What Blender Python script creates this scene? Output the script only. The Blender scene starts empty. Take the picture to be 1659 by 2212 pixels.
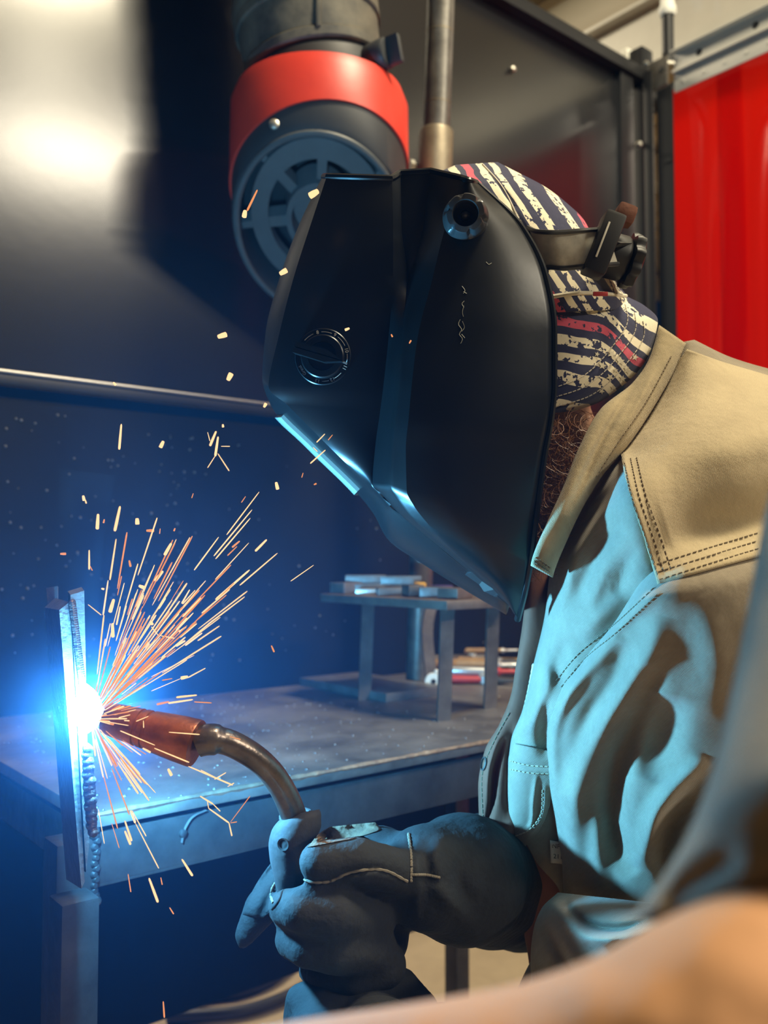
import bpy, bmesh, math, random
import numpy as np
from mathutils import Vector, Matrix
from mathutils.bvhtree import BVHTree

SC = bpy.context.scene
COL = SC.collection
rnd = random.Random(7)
PI = math.pi

# ------------------------------------------------------------------ camera
W, H, F = 1659.0, 2212.0, 1950.0
PITCH = math.atan(94.0 / F)
YAW = -math.atan2(.635, .772)
CAM = np.array([0.0, 0.0, 1.0])
gf = np.array([.6352, .7723, 0.0]); gf /= np.linalg.norm(gf)
RT = np.array([gf[1], -gf[0], 0.0])
FW = gf * math.cos(PITCH) + np.array([0, 0, math.sin(PITCH)])
UP = np.cross(RT, FW)
UPZ = np.array([0, 0, 1.0])

cam_data = bpy.data.cameras.new('camera')
cam = bpy.data.objects.new('camera', cam_data)
COL.objects.link(cam)
M = Matrix(((RT[0], UP[0], -FW[0], 0), (RT[1], UP[1], -FW[1], 0), (RT[2], UP[2], -FW[2], 1.0), (0, 0, 0, 1)))
cam.matrix_world = M
cam_data.sensor_fit = 'HORIZONTAL'
cam_data.sensor_width = 36
cam_data.lens = 36 * F / W
cam_data.clip_start = .02
cam_data.clip_end = 60
cam_data.dof.use_dof = True
cam_data.dof.focus_distance = .62
cam_data.dof.aperture_fstop = 9.5
SC.camera = cam

# ------------------------------------------------------------------ world, lights, exposure
SC.view_settings.view_transform = 'Standard'
SC.view_settings.look = 'None'
SC.view_settings.gamma = 1
SC.view_settings.use_curve_mapping = False
SC.view_settings.exposure = 0.0
SC.cycles.use_denoising = True
SC.cycles.max_bounces = 8
SC.cycles.volume_bounces = 0
SC.cycles.sample_clamp_indirect = 4.0
wd = bpy.data.worlds.new('world'); SC.world = wd; wd.use_nodes = True
bg = wd.node_tree.nodes['Background']
bg.inputs[0].default_value = (.03, .12, .35, 1)
bg.inputs[1].default_value = .05

def area_light(name, loc, target, energy, size, color):
    l = bpy.data.lights.new(name, 'AREA'); l.energy = energy; l.size = size; l.color = color
    o = bpy.data.objects.new(name, l); COL.objects.link(o)
    o.location = loc
    o.rotation_euler = (Vector(target) - Vector(loc)).to_track_quat('-Z', 'Y').to_euler()
    return o
# shop lamps under the ceiling, behind and to the right of the camera
la = area_light('ceiling_lamp_light', (2.35, -3.8, 3.45), (.7, .8, 1.2), 110, .26, (1, .90, .70))
la.data.shape = 'RECTANGLE'; la.data.size = 1.2; la.data.size_y = .14; la.rotation_euler = (math.radians(60), 0, math.radians(20))
# nearer lamp above the bench
area_light('ceiling_lamp_light', (1.05, -.35, 3.40), (.95, .3, 1.0), 100, .45, (1, .88, .62))
area_light('ceiling_lamp_light', (1.41, -1.55, 3.25), (.7, .8, 1.2), 6, .22, (1, .90, .68))
# shop lamps over the hall beyond the booth
area_light('hall_lamp_light', (1.2, 3.4, 3.3), (1.0, 2.6, 0), 95, .8, (1, .86, .62))
area_light('hall_lamp_light', (4.2, .9, 3.2), (2.2, .9, 1.4), 42, .8, (1, .88, .68))
ARC_DEPTH = .628
SH = -.043                 # arc, torch and coupon stand this much nearer than first measured
ARC_STRENGTH = 4700
ARC_COLOR = (.13, .56, 1.0)

# ------------------------------------------------------------------ geometry helpers
def P(px, py, d):
    x = (px - W / 2) / F * d; y = -(py - H / 2) / F * d
    return CAM + RT * x + UP * y + FW * d
def PA(px, py, d):
    px = np.asarray(px, float); py = np.asarray(py, float); d = np.asarray(d, float)
    x = (px - W / 2) / F * d; y = -(py - H / 2) / F * d
    return CAM + x[..., None] * RT + y[..., None] * UP + d[..., None] * FW
def ray(px, py):
    v = P(px, py, 1.0) - CAM
    return v / np.linalg.norm(v)
def on_z(px, py, z):
    r = P(px, py, 1.0) - CAM
    return CAM + r * ((z - CAM[2]) / r[2])
def on_y(px, py, y):
    r = P(px, py, 1.0) - CAM
    return CAM + r * (y / r[1])
def on_x(px, py, x):
    r = P(px, py, 1.0) - CAM
    return CAM + r * (x / r[0])

def pchip(t, ys, tq):
    """monotone cubic interpolation, ys (n, k)"""
    t = np.asarray(t, float); ys = np.asarray(ys, float)
    one = ys.ndim == 1
    if one: ys = ys[:, None]
    h = np.diff(t)[:, None]; dl = np.diff(ys, axis=0) / h
    m = np.zeros_like(ys)
    m[0] = dl[0]; m[-1] = dl[-1]
    if len(t) > 2:
        a, b = dl[:-1], dl[1:]
        w1 = 2 * h[1:] + h[:-1]; w2 = h[1:] + 2 * h[:-1]
        with np.errstate(divide='ignore', invalid='ignore'):
            mm = (w1 + w2) / (w1 / a + w2 / b)
        m[1:-1] = np.where(a * b > 0, mm, 0)
    tq = np.asarray(tq, float)
    i = np.clip(np.searchsorted(t, tq, side='right') - 1, 0, len(t) - 2)
    hh = h[i]; s = ((tq - t[i])[:, None]) / hh
    y = (ys[i] * (1 + 2 * s) * (1 - s) ** 2 + hh * m[i] * s * (1 - s) ** 2 + ys[i + 1] * s * s * (3 - 2 * s) + hh * m[i + 1] * s * s * (s - 1))
    return y[:, 0] if one else y
def smooth_line(pts, n):
    pts = np.asarray(pts, float)
    t = np.concatenate([[0], np.cumsum(np.linalg.norm(np.diff(pts, axis=0), axis=1))])
    tq = np.linspace(0, t[-1], n)
    # catmull-like smoothing through centripetal hermite
    m = np.gradient(pts, t, axis=0)
    i = np.clip(np.searchsorted(t, tq, side='right') - 1, 0, len(t) - 2)
    h = (t[i + 1] - t[i])[:, None]; s = ((tq - t[i])[:, None]) / h
    return (pts[i] * (1 + 2 * s) * (1 - s) ** 2 + h * m[i] * s * (1 - s) ** 2 + pts[i + 1] * s * s * (3 - 2 * s) + h * m[i + 1] * s * s * (s - 1))

def origin_of(o):
    v = np.zeros(3)
    while o is not None:
        v += np.array(o.location); o = o.parent
    return v
def make(name, verts, faces, mat, parent=None, smooth=True, angle=40, uv=None, attr=None, base=None):
    verts = np.asarray(verts, float)
    if parent is None:
        if base is None:
            lo, hi = verts.min(0), verts.max(0)
            base = np.array([(lo[0] + hi[0]) / 2, (lo[1] + hi[1]) / 2, lo[2]])
        org = np.asarray(base, float)
    else:
        org = origin_of(parent)
    me = bpy.data.meshes.new(name)
    me.from_pydata((verts - org).tolist(), [], [list(f) for f in faces])
    bm = bmesh.new(); bm.from_mesh(me)
    bmesh.ops.recalc_face_normals(bm, faces=bm.faces); bm.to_mesh(me); bm.free()
    if uv is not None:
        ul = me.uv_layers.new(name='UVMap')
        uv = np.asarray(uv)
        idx = np.zeros(len(me.loops), int); me.loops.foreach_get('vertex_index', idx)
        ul.data.foreach_set('uv', uv[idx].ravel())
    if attr is not None:
        for k, vals in attr.items():
            a = me.attributes.new(k, 'FLOAT', 'POINT'); a.data.foreach_set('value', np.asarray(vals, float))
    if smooth:
        me.polygons.foreach_set('use_smooth', [True] * len(me.polygons))
        if angle < 180: me.set_sharp_from_angle(angle=math.radians(angle))
    if mat: me.materials.append(mat)
    o = bpy.data.objects.new(name, me); COL.objects.link(o)
    if parent is None: o.location = org
    else: o.parent = parent
    return o
def tag(o, label, cat, group=None):
    o['label'] = label; o['category'] = cat
    if group: o['group'] = group
    return o
def thing(name, loc, label, cat, group=None):
    o = bpy.data.objects.new(name, None); COL.objects.link(o); o.location = loc; o.empty_display_size = .05
    return tag(o, label, cat, group)
def struct(o):
    o['kind'] = 'structure'; return o
def stuff(o):
    o['kind'] = 'stuff'; return o

class MB:
    """collects shapes into one mesh"""
    def __init__(s): s.v = []; s.f = []
    def add(s, v, f):
        n = len(s.v); s.v.extend([tuple(x) for x in v]); s.f.extend([tuple(i + n for i in q) for q in f]); return s
    def box(s, c, size, ax=None, b=0.0):
        c = np.asarray(c, float); ax = np.eye(3) if ax is None else np.asarray(ax, float)
        hx, hy, hz = [q / 2 for q in size]
        if b <= 0:
            v = [c + ax[0] * sx * hx + ax[1] * sy * hy + ax[2] * sz * hz for sz in (-1, 1) for sy in (-1, 1) for sx in (-1, 1)]
            return s.add(v, [(0, 2, 3, 1), (4, 5, 7, 6), (0, 1, 5, 4), (2, 6, 7, 3), (0, 4, 6, 2), (1, 3, 7, 5)])
        bm = bmesh.new(); bmesh.ops.create_cube(bm, size=1)
        for q in bm.verts: q.co = Vector((q.co.x * size[0], q.co.y * size[1], q.co.z * size[2]))
        bmesh.ops.bevel(bm, geom=bm.edges[:], offset=b, segments=2, affect='EDGES', profile=.6)
        v = [c + ax[0] * q.co.x + ax[1] * q.co.y + ax[2] * q.co.z for q in bm.verts]
        bm.verts.index_update()
        f = [tuple(q.index for q in fc.verts) for fc in bm.faces]; bm.free()
        return s.add(v, f)
    def tube(s, pts, r, seg=10, cap=True, flat=1.0):
        pts = np.asarray(pts, float); n = len(pts)
        r = np.full(n, r) if np.isscalar(r) else np.asarray(r, float)
        tg = np.gradient(pts, axis=0); tg /= (np.linalg.norm(tg, axis=1)[:, None] + 1e-12)
        ref = np.array([0, 0, 1.0]) if abs(tg[0][2]) < .9 else np.array([1.0, 0, 0])
        u = np.cross(tg[0], ref); u /= np.linalg.norm(u)
        v = []; f = []
        for i in range(n):
            u = u - tg[i] * np.dot(u, tg[i]); u /= (np.linalg.norm(u) + 1e-12)
            w = np.cross(tg[i], u)
            for k in range(seg):
                a = 2 * PI * k / seg
                v.append(pts[i] + r[i] * (math.cos(a) * u + math.sin(a) * w * flat))
        for i in range(n - 1):
            for k in range(seg):
                k2 = (k + 1) % seg
                f.append((i * seg + k, i * seg + k2, (i + 1) * seg + k2, (i + 1) * seg + k))
        if cap:
            f.append(tuple(range(seg - 1, -1, -1))); f.append(tuple((n - 1) * seg + k for k in range(seg)))
        return s.add(v, f)
    def lathe(s, c, ax, prof, seg=40, x=None):
        """prof: (radius, height) list along axis ax"""
        c = np.asarray(c, float); ax = np.asarray(ax, float); ax = ax / np.linalg.norm(ax)
        if x is None:
            x = np.cross(ax, [0, 0, 1.0] if abs(ax[2]) < .9 else [1.0, 0, 0])
        x = np.asarray(x, float); x = x - ax * np.dot(x, ax); x /= np.linalg.norm(x); y = np.cross(ax, x)
        v = []; f = []
        for (r, h) in prof:
            for k in range(seg):
                a = 2 * PI * k / seg
                rr = r(a) if callable(r) else r
                v.append(c + ax * h + rr * (math.cos(a) * x + math.sin(a) * y))
        n = len(prof)
        for i in range(n - 1):
            for k in range(seg):
                k2 = (k + 1) % seg
                f.append((i * seg + k, i * seg + k2, (i + 1) * seg + k2, (i + 1) * seg + k))
        f.append(tuple(range(seg - 1, -1, -1))); f.append(tuple((n - 1) * seg + k for k in range(seg)))
        return s.add(v, f)
    def prism(s, poly, ext):
        """poly: list of 3-D points, ext: vector"""
        poly = [np.asarray(p, float) for p in poly]; ext = np.asarray(ext, float); n = len(poly)
        v = poly + [p + ext for p in poly]
        f = [tuple(range(n - 1, -1, -1)), tuple(range(n, 2 * n))] + [(i, (i + 1) % n, n + (i + 1) % n, n + i) for i in range(n)]
        return s.add(v, f)
    def build(s, name, mat, parent=None, **k):
        return make(name, s.v, s.f, mat, parent, **k)

def seg_dist(px, py, pl):
    best = np.full(px.shape, 1e9); tt = np.zeros(px.shape)
    L = np.concatenate([[0], np.cumsum(np.linalg.norm(np.diff(pl, axis=0), axis=1))])
    for i in range(len(pl) - 1):
        a = pl[i]; b = pl[i + 1]; ab = b - a; l2 = ab @ ab + 1e-9
        t = np.clip(((px - a[0]) * ab[0] + (py - a[1]) * ab[1]) / l2, 0, 1)
        d = np.hypot(px - a[0] - t * ab[0], py - a[1] - t * ab[1])
        q = d < best
        best = np.where(q, d, best); tt = np.where(q, (L[i] + t * (L[i + 1] - L[i])) / L[-1], tt)
    return best, tt
def fold_field(px, py, folds):
    out = np.zeros(px.shape)
    for (pts, w, amp) in folds:
        d, t = seg_dist(px, py, smooth_line(pts, max(8, 4 * len(pts))))
        taper = np.sin(PI * np.clip(t, 0, 1)) ** .8
        out += amp * np.exp(-(d / w) ** 2) * taper
    return out
def loft(name, rows, mat, parent, n=40, nb=14, m=60, folds=None, p=1.0, wob=0.0, attr=None, angle=180, seed=0, linear=False):
    """closed volume from rows (lx,ly,rx,ry,depth_left,depth_right,front,back): each row is one ring"""
    rows = np.asarray(rows, float)
    c = (rows[:, 0:2] + rows[:, 2:4]) / 2
    t = np.concatenate([[0], np.cumsum(np.linalg.norm(np.diff(c, axis=0), axis=1) + .3 * np.abs(np.diff(rows[:, 0])) + 1e-3)])
    R = pchip(t, rows, np.linspace(0, t[-1], m))
    af = np.linspace(0, PI, n + 1); ab = np.linspace(PI, 2 * PI, nb + 1)[1:-1]
    a = np.concatenate([af, ab]); K = len(a)
    u = (1 - np.cos(a)) / 2; s = np.sin(a)
    bul = np.sign(s) * np.abs(s) ** p
    px = R[:, 0:1] + (R[:, 2:3] - R[:, 0:1]) * u; py = R[:, 1:2] + (R[:, 3:4] - R[:, 1:2]) * u
    d = R[:, 4:5] + (R[:, 5:6] - R[:, 4:5]) * u - np.where(bul > 0, R[:, 6:7] * bul, R[:, 7:8] * bul)
    if folds:
        fade = np.clip(s * 2.2, 0, 1)[None, :] * np.ones_like(px)
        d = d - fold_field(px, py, folds) * fade
    if wob:
        rs = np.random.RandomState(seed)
        for k in range(14):
            kx, ky = rs.normal(0, .02, 2); ph = rs.uniform(0, 6.28)
            d += wob / 5 * np.sin(px * kx + py * ky + ph) * np.clip(s * 2, 0, 1)
    V = PA(px, py, d)
    mm = len(R)
    verts = V.reshape(-1, 3)
    faces = [(i * K + k, i * K + (k + 1) % K, (i + 1) * K + (k + 1) % K, (i + 1) * K + k) for i in range(mm - 1) for k in range(K)]
    verts = np.vstack([verts, V[0].mean(0), V[-1].mean(0)])
    faces += [(k, (k + 1) % K, mm * K) for k in range(K)] + [((mm - 1) * K + k, (mm - 1) * K + (k + 1) % K, mm * K + 1) for k in range(K)]
    uv = np.stack([px, py], -1).reshape(-1, 2) / 2700.0
    uv = np.vstack([uv, uv[0], uv[-1]])
    at = None
    if attr:
        at = {}
        for k, fn in attr.items():
            vals = fn(px, py, u[None, :] * np.ones_like(px), np.linspace(0, 1, mm)[:, None] * np.ones_like(px)).ravel()
            at[k] = np.concatenate([vals, [vals[0], vals[-1]]])
    return make(name, verts, faces, mat, parent, uv=uv, attr=at, angle=angle)
def bvh_of(*objs):
    V = []; Fc = []
    for o in objs:
        org = origin_of(o); n = len(V)
        V += [tuple(np.array(v.co) + org) for v in o.data.vertices]
        Fc += [tuple(i + n for i in p.vertices) for p in o.data.polygons]
    return BVHTree.FromPolygons(V, Fc)
def hit(b, px, py, default=None):
    r = ray(px, py)
    loc, nrm, idx, dist = b.ray_cast(Vector(CAM), Vector(r))
    if loc is None: return None
    nn = np.array(nrm)
    if nn @ r > 0: nn = -nn
    return np.array(loc), nn, r
def drape_line(b, pts, off, n=40, smooth=True):
    out = []
    for q in (smooth_line(pts, n) if smooth else pts):
        h = hit(b, q[0], q[1])
        if h is not None: out.append(h[0] - h[2] * off)
    return np.array(out)
def patch(name, b, rows, off, thick, mat, parent, n=24, m=24, folds=None, attr=None, angle=180, relax=0):
    """a cloth panel lying on the surface b; rows of (lx,ly,rx,ry)"""
    rows = np.asarray(rows, float)
    c = (rows[:, 0:2] + rows[:, 2:4]) / 2
    t = np.concatenate([[0], np.cumsum(np.linalg.norm(np.diff(c, axis=0), axis=1) + 1e-3)])
    R = pchip(t, rows, np.linspace(0, t[-1], m))
    u = np.linspace(0, 1, n)[None, :]
    px = R[:, 0:1] + (R[:, 2:3] - R[:, 0:1]) * u; py = R[:, 1:2] + (R[:, 3:4] - R[:, 1:2]) * u
    ff = fold_field(px, py, folds) if folds else np.zeros_like(px)
    D = np.full(px.shape, np.nan)
    for i in range(m):
        for j in range(n):
            h = hit(b, px[i, j], py[i, j])
            if h is not None: D[i, j] = np.dot(h[0] - CAM, FW)
    for _ in range(60):     # fill misses from neighbours
        bad = np.isnan(D)
        if not bad.any(): break
        pad = np.pad(D, 1, constant_values=np.nan)
        with np.errstate(all='ignore'):
            st = np.stack([pad[:-2, 1:-1], pad[2:, 1:-1], pad[1:-1, :-2], pad[1:-1, 2:]])
            cnt = (~np.isnan(st)).sum(0); mean = np.where(cnt > 0, np.nansum(st, 0) / np.maximum(cnt, 1), np.nan)
        D = np.where(bad, mean, D)
    for _ in range(relax):
        pd_ = np.pad(D, 1, mode='edge'); D = .5 * D + .125 * (pd_[:-2, 1:-1] + pd_[2:, 1:-1] + pd_[1:-1, :-2] + pd_[1:-1, 2:])
    front = PA(px, py, D - off - ff); back = PA(px, py, D - off - ff + thick)
    V = np.vstack([front.reshape(-1, 3), back.reshape(-1, 3)]); N = n * m
    fc = []
    for i in range(m - 1):
        for j in range(n - 1):
            a = i * n + j
            fc.append((a, a + 1, a + n + 1, a + n)); fc.append((N + a, N + a + n, N + a + n + 1, N + a + 1))
    ring = [j for j in range(n)] + [i * n + n - 1 for i in range(1, m)] + [(m - 1) * n + j for j in range(n - 2, -1, -1)] + [i * n for i in range(m - 2, 0, -1)]
    for k in range(len(ring)):
        a, q = ring[k], ring[(k + 1) % len(ring)]
        fc.append((a, N + a, N + q, q))
    uv = np.stack([px, py], -1).reshape(-1, 2) / 2700.0
    at = None
    if attr: at = {k: np.tile(fn(px, py, u * np.ones_like(px), np.linspace(0, 1, m)[:, None] * np.ones_like(px)).ravel(), 2) for k, fn in attr.items()}
    return make(name, V, fc, mat, parent, uv=np.vstack([uv, uv]), attr=at, angle=angle)
def stitches(mb, pts, r, dash, gap):
    """short thread dashes along a 3-D polyline"""
    pts = np.asarray(pts)
    if len(pts) < 3: return
    t = np.concatenate([[0], np.cumsum(np.linalg.norm(np.diff(pts, axis=0), axis=1))])
    s = 0
    while s + dash < t[-1]:
        q = np.stack([np.interp([s, s + dash / 2, s + dash], t, pts[:, k]) for k in range(3)], -1)
        mb.tube(q, r, 5); s += dash + gap
def remeshed(name, capsules, voxel, mat, parent, smooth=6, folds=None):
    """one continuous skin grown round a chain of tapering capsules (px,py,depth,radius_px)->..."""
    bm = bmesh.new()
    for chain in capsules:
        pts = [(P(q[0], q[1], q[2]), q[3] * q[2] / F) if not isinstance(q[0], np.ndarray) else q for q in chain]
        for i, (c, r) in enumerate(pts):
            bmesh.ops.create_icosphere(bm, subdivisions=3, radius=r, matrix=Matrix.Translation(Vector(c)))
            if i + 1 < len(pts):
                c2, r2 = pts[i + 1]; ln = np.linalg.norm(c2 - c)
                k = max(1, int(ln / (min(r, r2) * .3)))
                for j in range(1, k):
                    f = j / k
                    bmesh.ops.create_icosphere(bm, subdivisions=2, radius=r + (r2 - r) * f, matrix=Matrix.Translation(Vector(c + (c2 - c) * f)))
    me = bpy.data.meshes.new(name); bm.to_mesh(me); bm.free()
    o = bpy.data.objects.new(name, me); COL.objects.link(o)
    md = o.modifiers.new('r', 'REMESH'); md.mode = 'VOXEL'; md.voxel_size = voxel
    sm = o.modifiers.new('s', 'SMOOTH'); sm.factor = .6; sm.iterations = smooth
    dg = bpy.context.evaluated_depsgraph_get(); ev = o.evaluated_get(dg); m2 = bpy.data.meshes.new_from_object(ev)
    V = np.array([v.co[:] for v in m2.vertices]); Fc = [tuple(p.vertices) for p in m2.polygons]
    bpy.data.objects.remove(o); bpy.data.meshes.remove(me); bpy.data.meshes.remove(m2)
    if folds:
        rel = V - CAM; dep = rel @ FW
        px = rel @ RT / dep * F + W / 2; py = H / 2 - rel @ UP / dep * F
        dd = fold_field(px, py, folds)
        V = V - (rel / np.linalg.norm(rel, axis=1)[:, None]) * dd[:, None]
    return make(name, V, Fc, mat, parent, angle=180)

# ------------------------------------------------------------------ materials
def new_mat(name):
    m = bpy.data.materials.new(name); m.use_nodes = True
    nt = m.node_tree; b = nt.nodes['Principled BSDF']
    return m, nt, b
def N(nt, typ, **k):
    n = nt.nodes.new(typ)
    for a, v in k.items():
        if a == 'inp':
            for kk, vv in v.items(): n.inputs[kk].default_value = vv
        else: setattr(n, a, v)
    return n
def ramp(nt, src, stops, interp='LINEAR'):
    r = N(nt, 'ShaderNodeValToRGB'); r.color_ramp.interpolation = interp
    e = r.color_ramp.elements
    while len(e) < len(stops): e.new(.5)
    for i, (p, c) in enumerate(stops):
        e[i].position = p; e[i].color = (*c, 1) if len(c) == 3 else c
    nt.links.new(src, r.inputs[0]); return r
def surf(name, base, rough=.5, metal=0, spec=.5, noise=0, nscale=20, c2=None, bump=0, bscale=80, coat=0, rvar=0, sheen=0):
    m, nt, b = new_mat(name)
    b.inputs['Base Color'].default_value = (*base, 1); b.inputs['Roughness'].default_value = rough
    b.inputs['Metallic'].default_value = metal; b.inputs['Specular IOR Level'].default_value = spec
    b.inputs['Coat Weight'].default_value = coat
    if sheen: b.inputs['Sheen Weight'].default_value = sheen
    tc = N(nt, 'ShaderNodeTexCoord')
    if noise:
        n = N(nt, 'ShaderNodeTexNoise', inp={'Scale': nscale, 'Detail': 6, 'Roughness': .65})
        nt.links.new(tc.outputs['Object'], n.inputs['Vector'])
        cc = c2 if c2 else tuple(x * .4 for x in base)
        r = ramp(nt, n.outputs['Fac'], [(.5 - .25 / max(noise, .3), cc), (.5 + .2, base)])
        nt.links.new(r.outputs[0], b.inputs['Base Color'])
        if rvar:
            mr = N(nt, 'ShaderNodeMapRange', inp={'From Min': .3, 'From Max': .7, 'To Min': rough - rvar, 'To Max': rough + rvar})
            nt.links.new(n.outputs['Fac'], mr.inputs['Value']); nt.links.new(mr.outputs[0], b.inputs['Roughness'])
    if bump:
        n2 = N(nt, 'ShaderNodeTexNoise', inp={'Scale': bscale, 'Detail': 4})
        nt.links.new(tc.outputs['Object'], n2.inputs['Vector'])
        bp = N(nt, 'ShaderNodeBump', inp={'Strength': bump, 'Distance': .002})
        nt.links.new(n2.outputs['Fac'], bp.inputs['Height']); nt.links.new(bp.outputs[0], b.inputs['Normal'])
    return m
def emit(name, color, s):
    m = bpy.data.materials.new(name); m.use_nodes = True; nt = m.node_tree; nt.nodes.clear()
    e = N(nt, 'ShaderNodeEmission'); e.inputs[0].default_value = (*color, 1); e.inputs[1].default_value = s
    o = N(nt, 'ShaderNodeOutputMaterial'); nt.links.new(e.outputs[0], o.inputs[0]); return m
def twill(name, base, c2, pitch=.0017, specks=0.0, rough=.95, bump=.35, var=.35, rot=-.9, sheen=.25):
    """cotton twill: diagonal ribs, faded patches, small burn specks"""
    m, nt, b = new_mat(name)
    b.inputs['Roughness'].default_value = rough; b.inputs['Specular IOR Level'].default_value = .12
    b.inputs['Sheen Weight'].default_value = sheen; b.inputs['Sheen Roughness'].default_value = .6
    tc = N(nt, 'ShaderNodeTexCoord')
    mp = N(nt, 'ShaderNodeMapping'); mp.inputs['Rotation'].default_value = (0, 0, rot)
    nt.links.new(tc.outputs['UV'], mp.inputs['Vector'])
    wv = N(nt, 'ShaderNodeTexWave', inp={'Scale': 2700.0 / (pitch * F / .62) / 20 * 4 * 3.14159, 'Distortion': 1.2, 'Detail': 2, 'Detail Scale': 1.5})
    nt.links.new(mp.outputs[0], wv.inputs['Vector'])
    n = N(nt, 'ShaderNodeTexNoise', inp={'Scale': 26, 'Detail': 7, 'Roughness': .7}); nt.links.new(tc.outputs['Object'], n.inputs['Vector'])
    r = ramp(nt, n.outputs['Fac'], [(.36, c2), (.62, base)])
    mx = N(nt, 'ShaderNodeMix', data_type='RGBA', blend_type='MULTIPLY'); mx.inputs[0].default_value = var
    rr = ramp(nt, wv.outputs['Fac'], [(.15, (.25, .25, .25)), (.75, (1, 1, 1))])
    nt.links.new(r.outputs[0], mx.inputs[6]); nt.links.new(rr.outputs[0], mx.inputs[7])
    last = mx.outputs[2]
    if specks:
        vo = N(nt, 'ShaderNodeTexVoronoi', inp={'Scale': 95.0}); nt.links.new(tc.outputs['Object'], vo.inputs['Vector'])
        n3 = N(nt, 'ShaderNodeTexNoise', inp={'Scale': 7.0, 'Detail': 2}); nt.links.new(tc.outputs['Object'], n3.inputs['Vector'])
        a = N(nt, 'ShaderNodeMath', operation='SUBTRACT'); nt.links.new(n3.outputs['Fac'], a.inputs[0]); a.inputs[1].default_value = .47
        a2 = N(nt, 'ShaderNodeMath', operation='MULTIPLY'); nt.links.new(a.outputs[0], a2.inputs[0]); a2.inputs[1].default_value = specks
        lt = N(nt, 'ShaderNodeMath', operation='LESS_THAN'); nt.links.new(vo.outputs['Distance'], lt.inputs[0]); nt.links.new(a2.outputs[0], lt.inputs[1])
        m2 = N(nt, 'ShaderNodeMix', data_type='RGBA'); nt.links.new(lt.outputs[0], m2.inputs[0]); nt.links.new(last, m2.inputs[6]); m2.inputs[7].default_value = (.03, .025, .02, 1)
        last = m2.outputs[2]
    nt.links.new(last, b.inputs['Base Color'])
    bp = N(nt, 'ShaderNodeBump', inp={'Strength': bump, 'Distance': .0008})
    nt.links.new(wv.outputs['Fac'], bp.inputs['Height'])
    n4 = N(nt, 'ShaderNodeTexNoise', inp={'Scale': 130, 'Detail': 5}); nt.links.new(tc.outputs['Object'], n4.inputs['Vector'])
    b2 = N(nt, 'ShaderNodeBump', inp={'Strength': .35, 'Distance': .002})
    nt.links.new(n4.outputs['Fac'], b2.inputs['Height']); nt.links.new(bp.outputs[0], b2.inputs['Normal']); nt.links.new(b2.outputs[0], b.inputs['Normal'])
    return m

M_panel = surf('black satin steel', (.008, .009, .011), .25, spec=1.0, noise=.6, nscale=3, c2=(.006, .007, .009), bump=.03, bscale=40)
M_panel2 = surf('black enamel frame', (.010, .011, .013), .5, spec=.3)
M_lower = surf('scorched black panel', (.009, .010, .012), .6, spec=.07, noise=.8, nscale=5, c2=(.005, .006, .008))
M_edge = surf('bright lip highlight', (.35, .33, .30), .35, metal=.8)  # highlight along the seam lip, put into its bright colour
M_galv = surf('galvanized steel', (.56, .55, .50), .45, metal=.2, noise=.5, nscale=12, c2=(.46, .45, .41))
M_cream = surf('cream painted steel', (.62, .58, .47), .55)
M_ceil = surf('cream corrugated ceiling', (.62, .53, .36), .6, noise=.4, nscale=2, c2=(.5, .42, .28))
M_floor = surf('warm concrete floor', (.50, .40, .26), .75, noise=.7, nscale=9, c2=(.36, .28, .18), bump=.2, bscale=60)
M_pole = surf('dirty steel pipe', (.20, .19, .17), .42, metal=.6, noise=.8, nscale=30, c2=(.06, .055, .05), bump=.15, bscale=90)
M_socket = surf('rusty socket', (.27, .23, .16), .5, metal=.5, noise=.8, nscale=25, c2=(.12, .09, .06))
M_red = surf('red hood paint', (.70, .045, .022), .42, noise=.6, nscale=14, c2=(.52, .03, .018), bump=.05)
M_hoodblack = surf('charcoal hood plastic', (.035, .038, .04), .5, noise=.6, nscale=16, c2=(.02, .022, .025))
M_grille = surf('grey grille plastic', (.075, .085, .09), .5, noise=.5, nscale=30, c2=(.05, .056, .06))
M_hoodin = surf('dark hood inside', (.01, .011, .012), .8)
M_hose = surf('dusty rubber hose', (.15, .135, .10), .75, noise=1.0, nscale=16, c2=(.02, .022, .024), bump=.25, bscale=70)
M_shell = surf('black helmet plastic', (.005, .006, .007), .33, spec=.36, noise=.4, nscale=8, c2=(.004, .005, .006), bump=.02, bscale=200, rvar=.04)
M_knob = surf('black knob plastic', (.030, .031, .032), .36)
M_knobcup = surf('matt black cup', (.004, .004, .005), .6)
M_chin = surf('grey unlit opening', (.04, .037, .034), .8)  # kept dark so the inside of the chin opening looks unlit
M_lens = surf('pale lens cover', (.34, .42, .38), .25, coat=.4)
M_white = surf('white dial print', (.75, .72, .62), .6)
M_printdim = surf('grey dial print', (.20, .21, .21), .6)
M_scratch = surf('pale scratch', (.34, .34, .28), .7)
M_strap = surf('scuffed strap brightened', (.80, .77, .66), .36, noise=1, nscale=45, c2=(.36, .34, .29), bump=.15, bscale=60)  # scuffed strap, base colour raised to stand in for missing light
M_strapedge = surf('black strap edge', (.03, .03, .03), .4)
M_buckle = surf('black buckle plastic', (.014, .013, .012), .5, spec=.35)
M_jacket = twill('shaded khaki jacket twill', (.33, .275, .195), (.26, .215, .15), specks=.32)  # same khaki as the yoke, darkened to put shade on the sleeves
M_yoke = twill('lit khaki yoke twill', (.56, .45, .27), (.49, .39, .235), specks=.10, rot=.35, var=.3)  # jacket khaki kept lighter, as lit from overhead
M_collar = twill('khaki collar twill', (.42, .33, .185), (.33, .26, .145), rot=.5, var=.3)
M_thread = surf('brown seam thread', (.16, .12, .07), .9)
M_seam = surf('khaki seam edge', (.46, .37, .24), .95)
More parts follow.
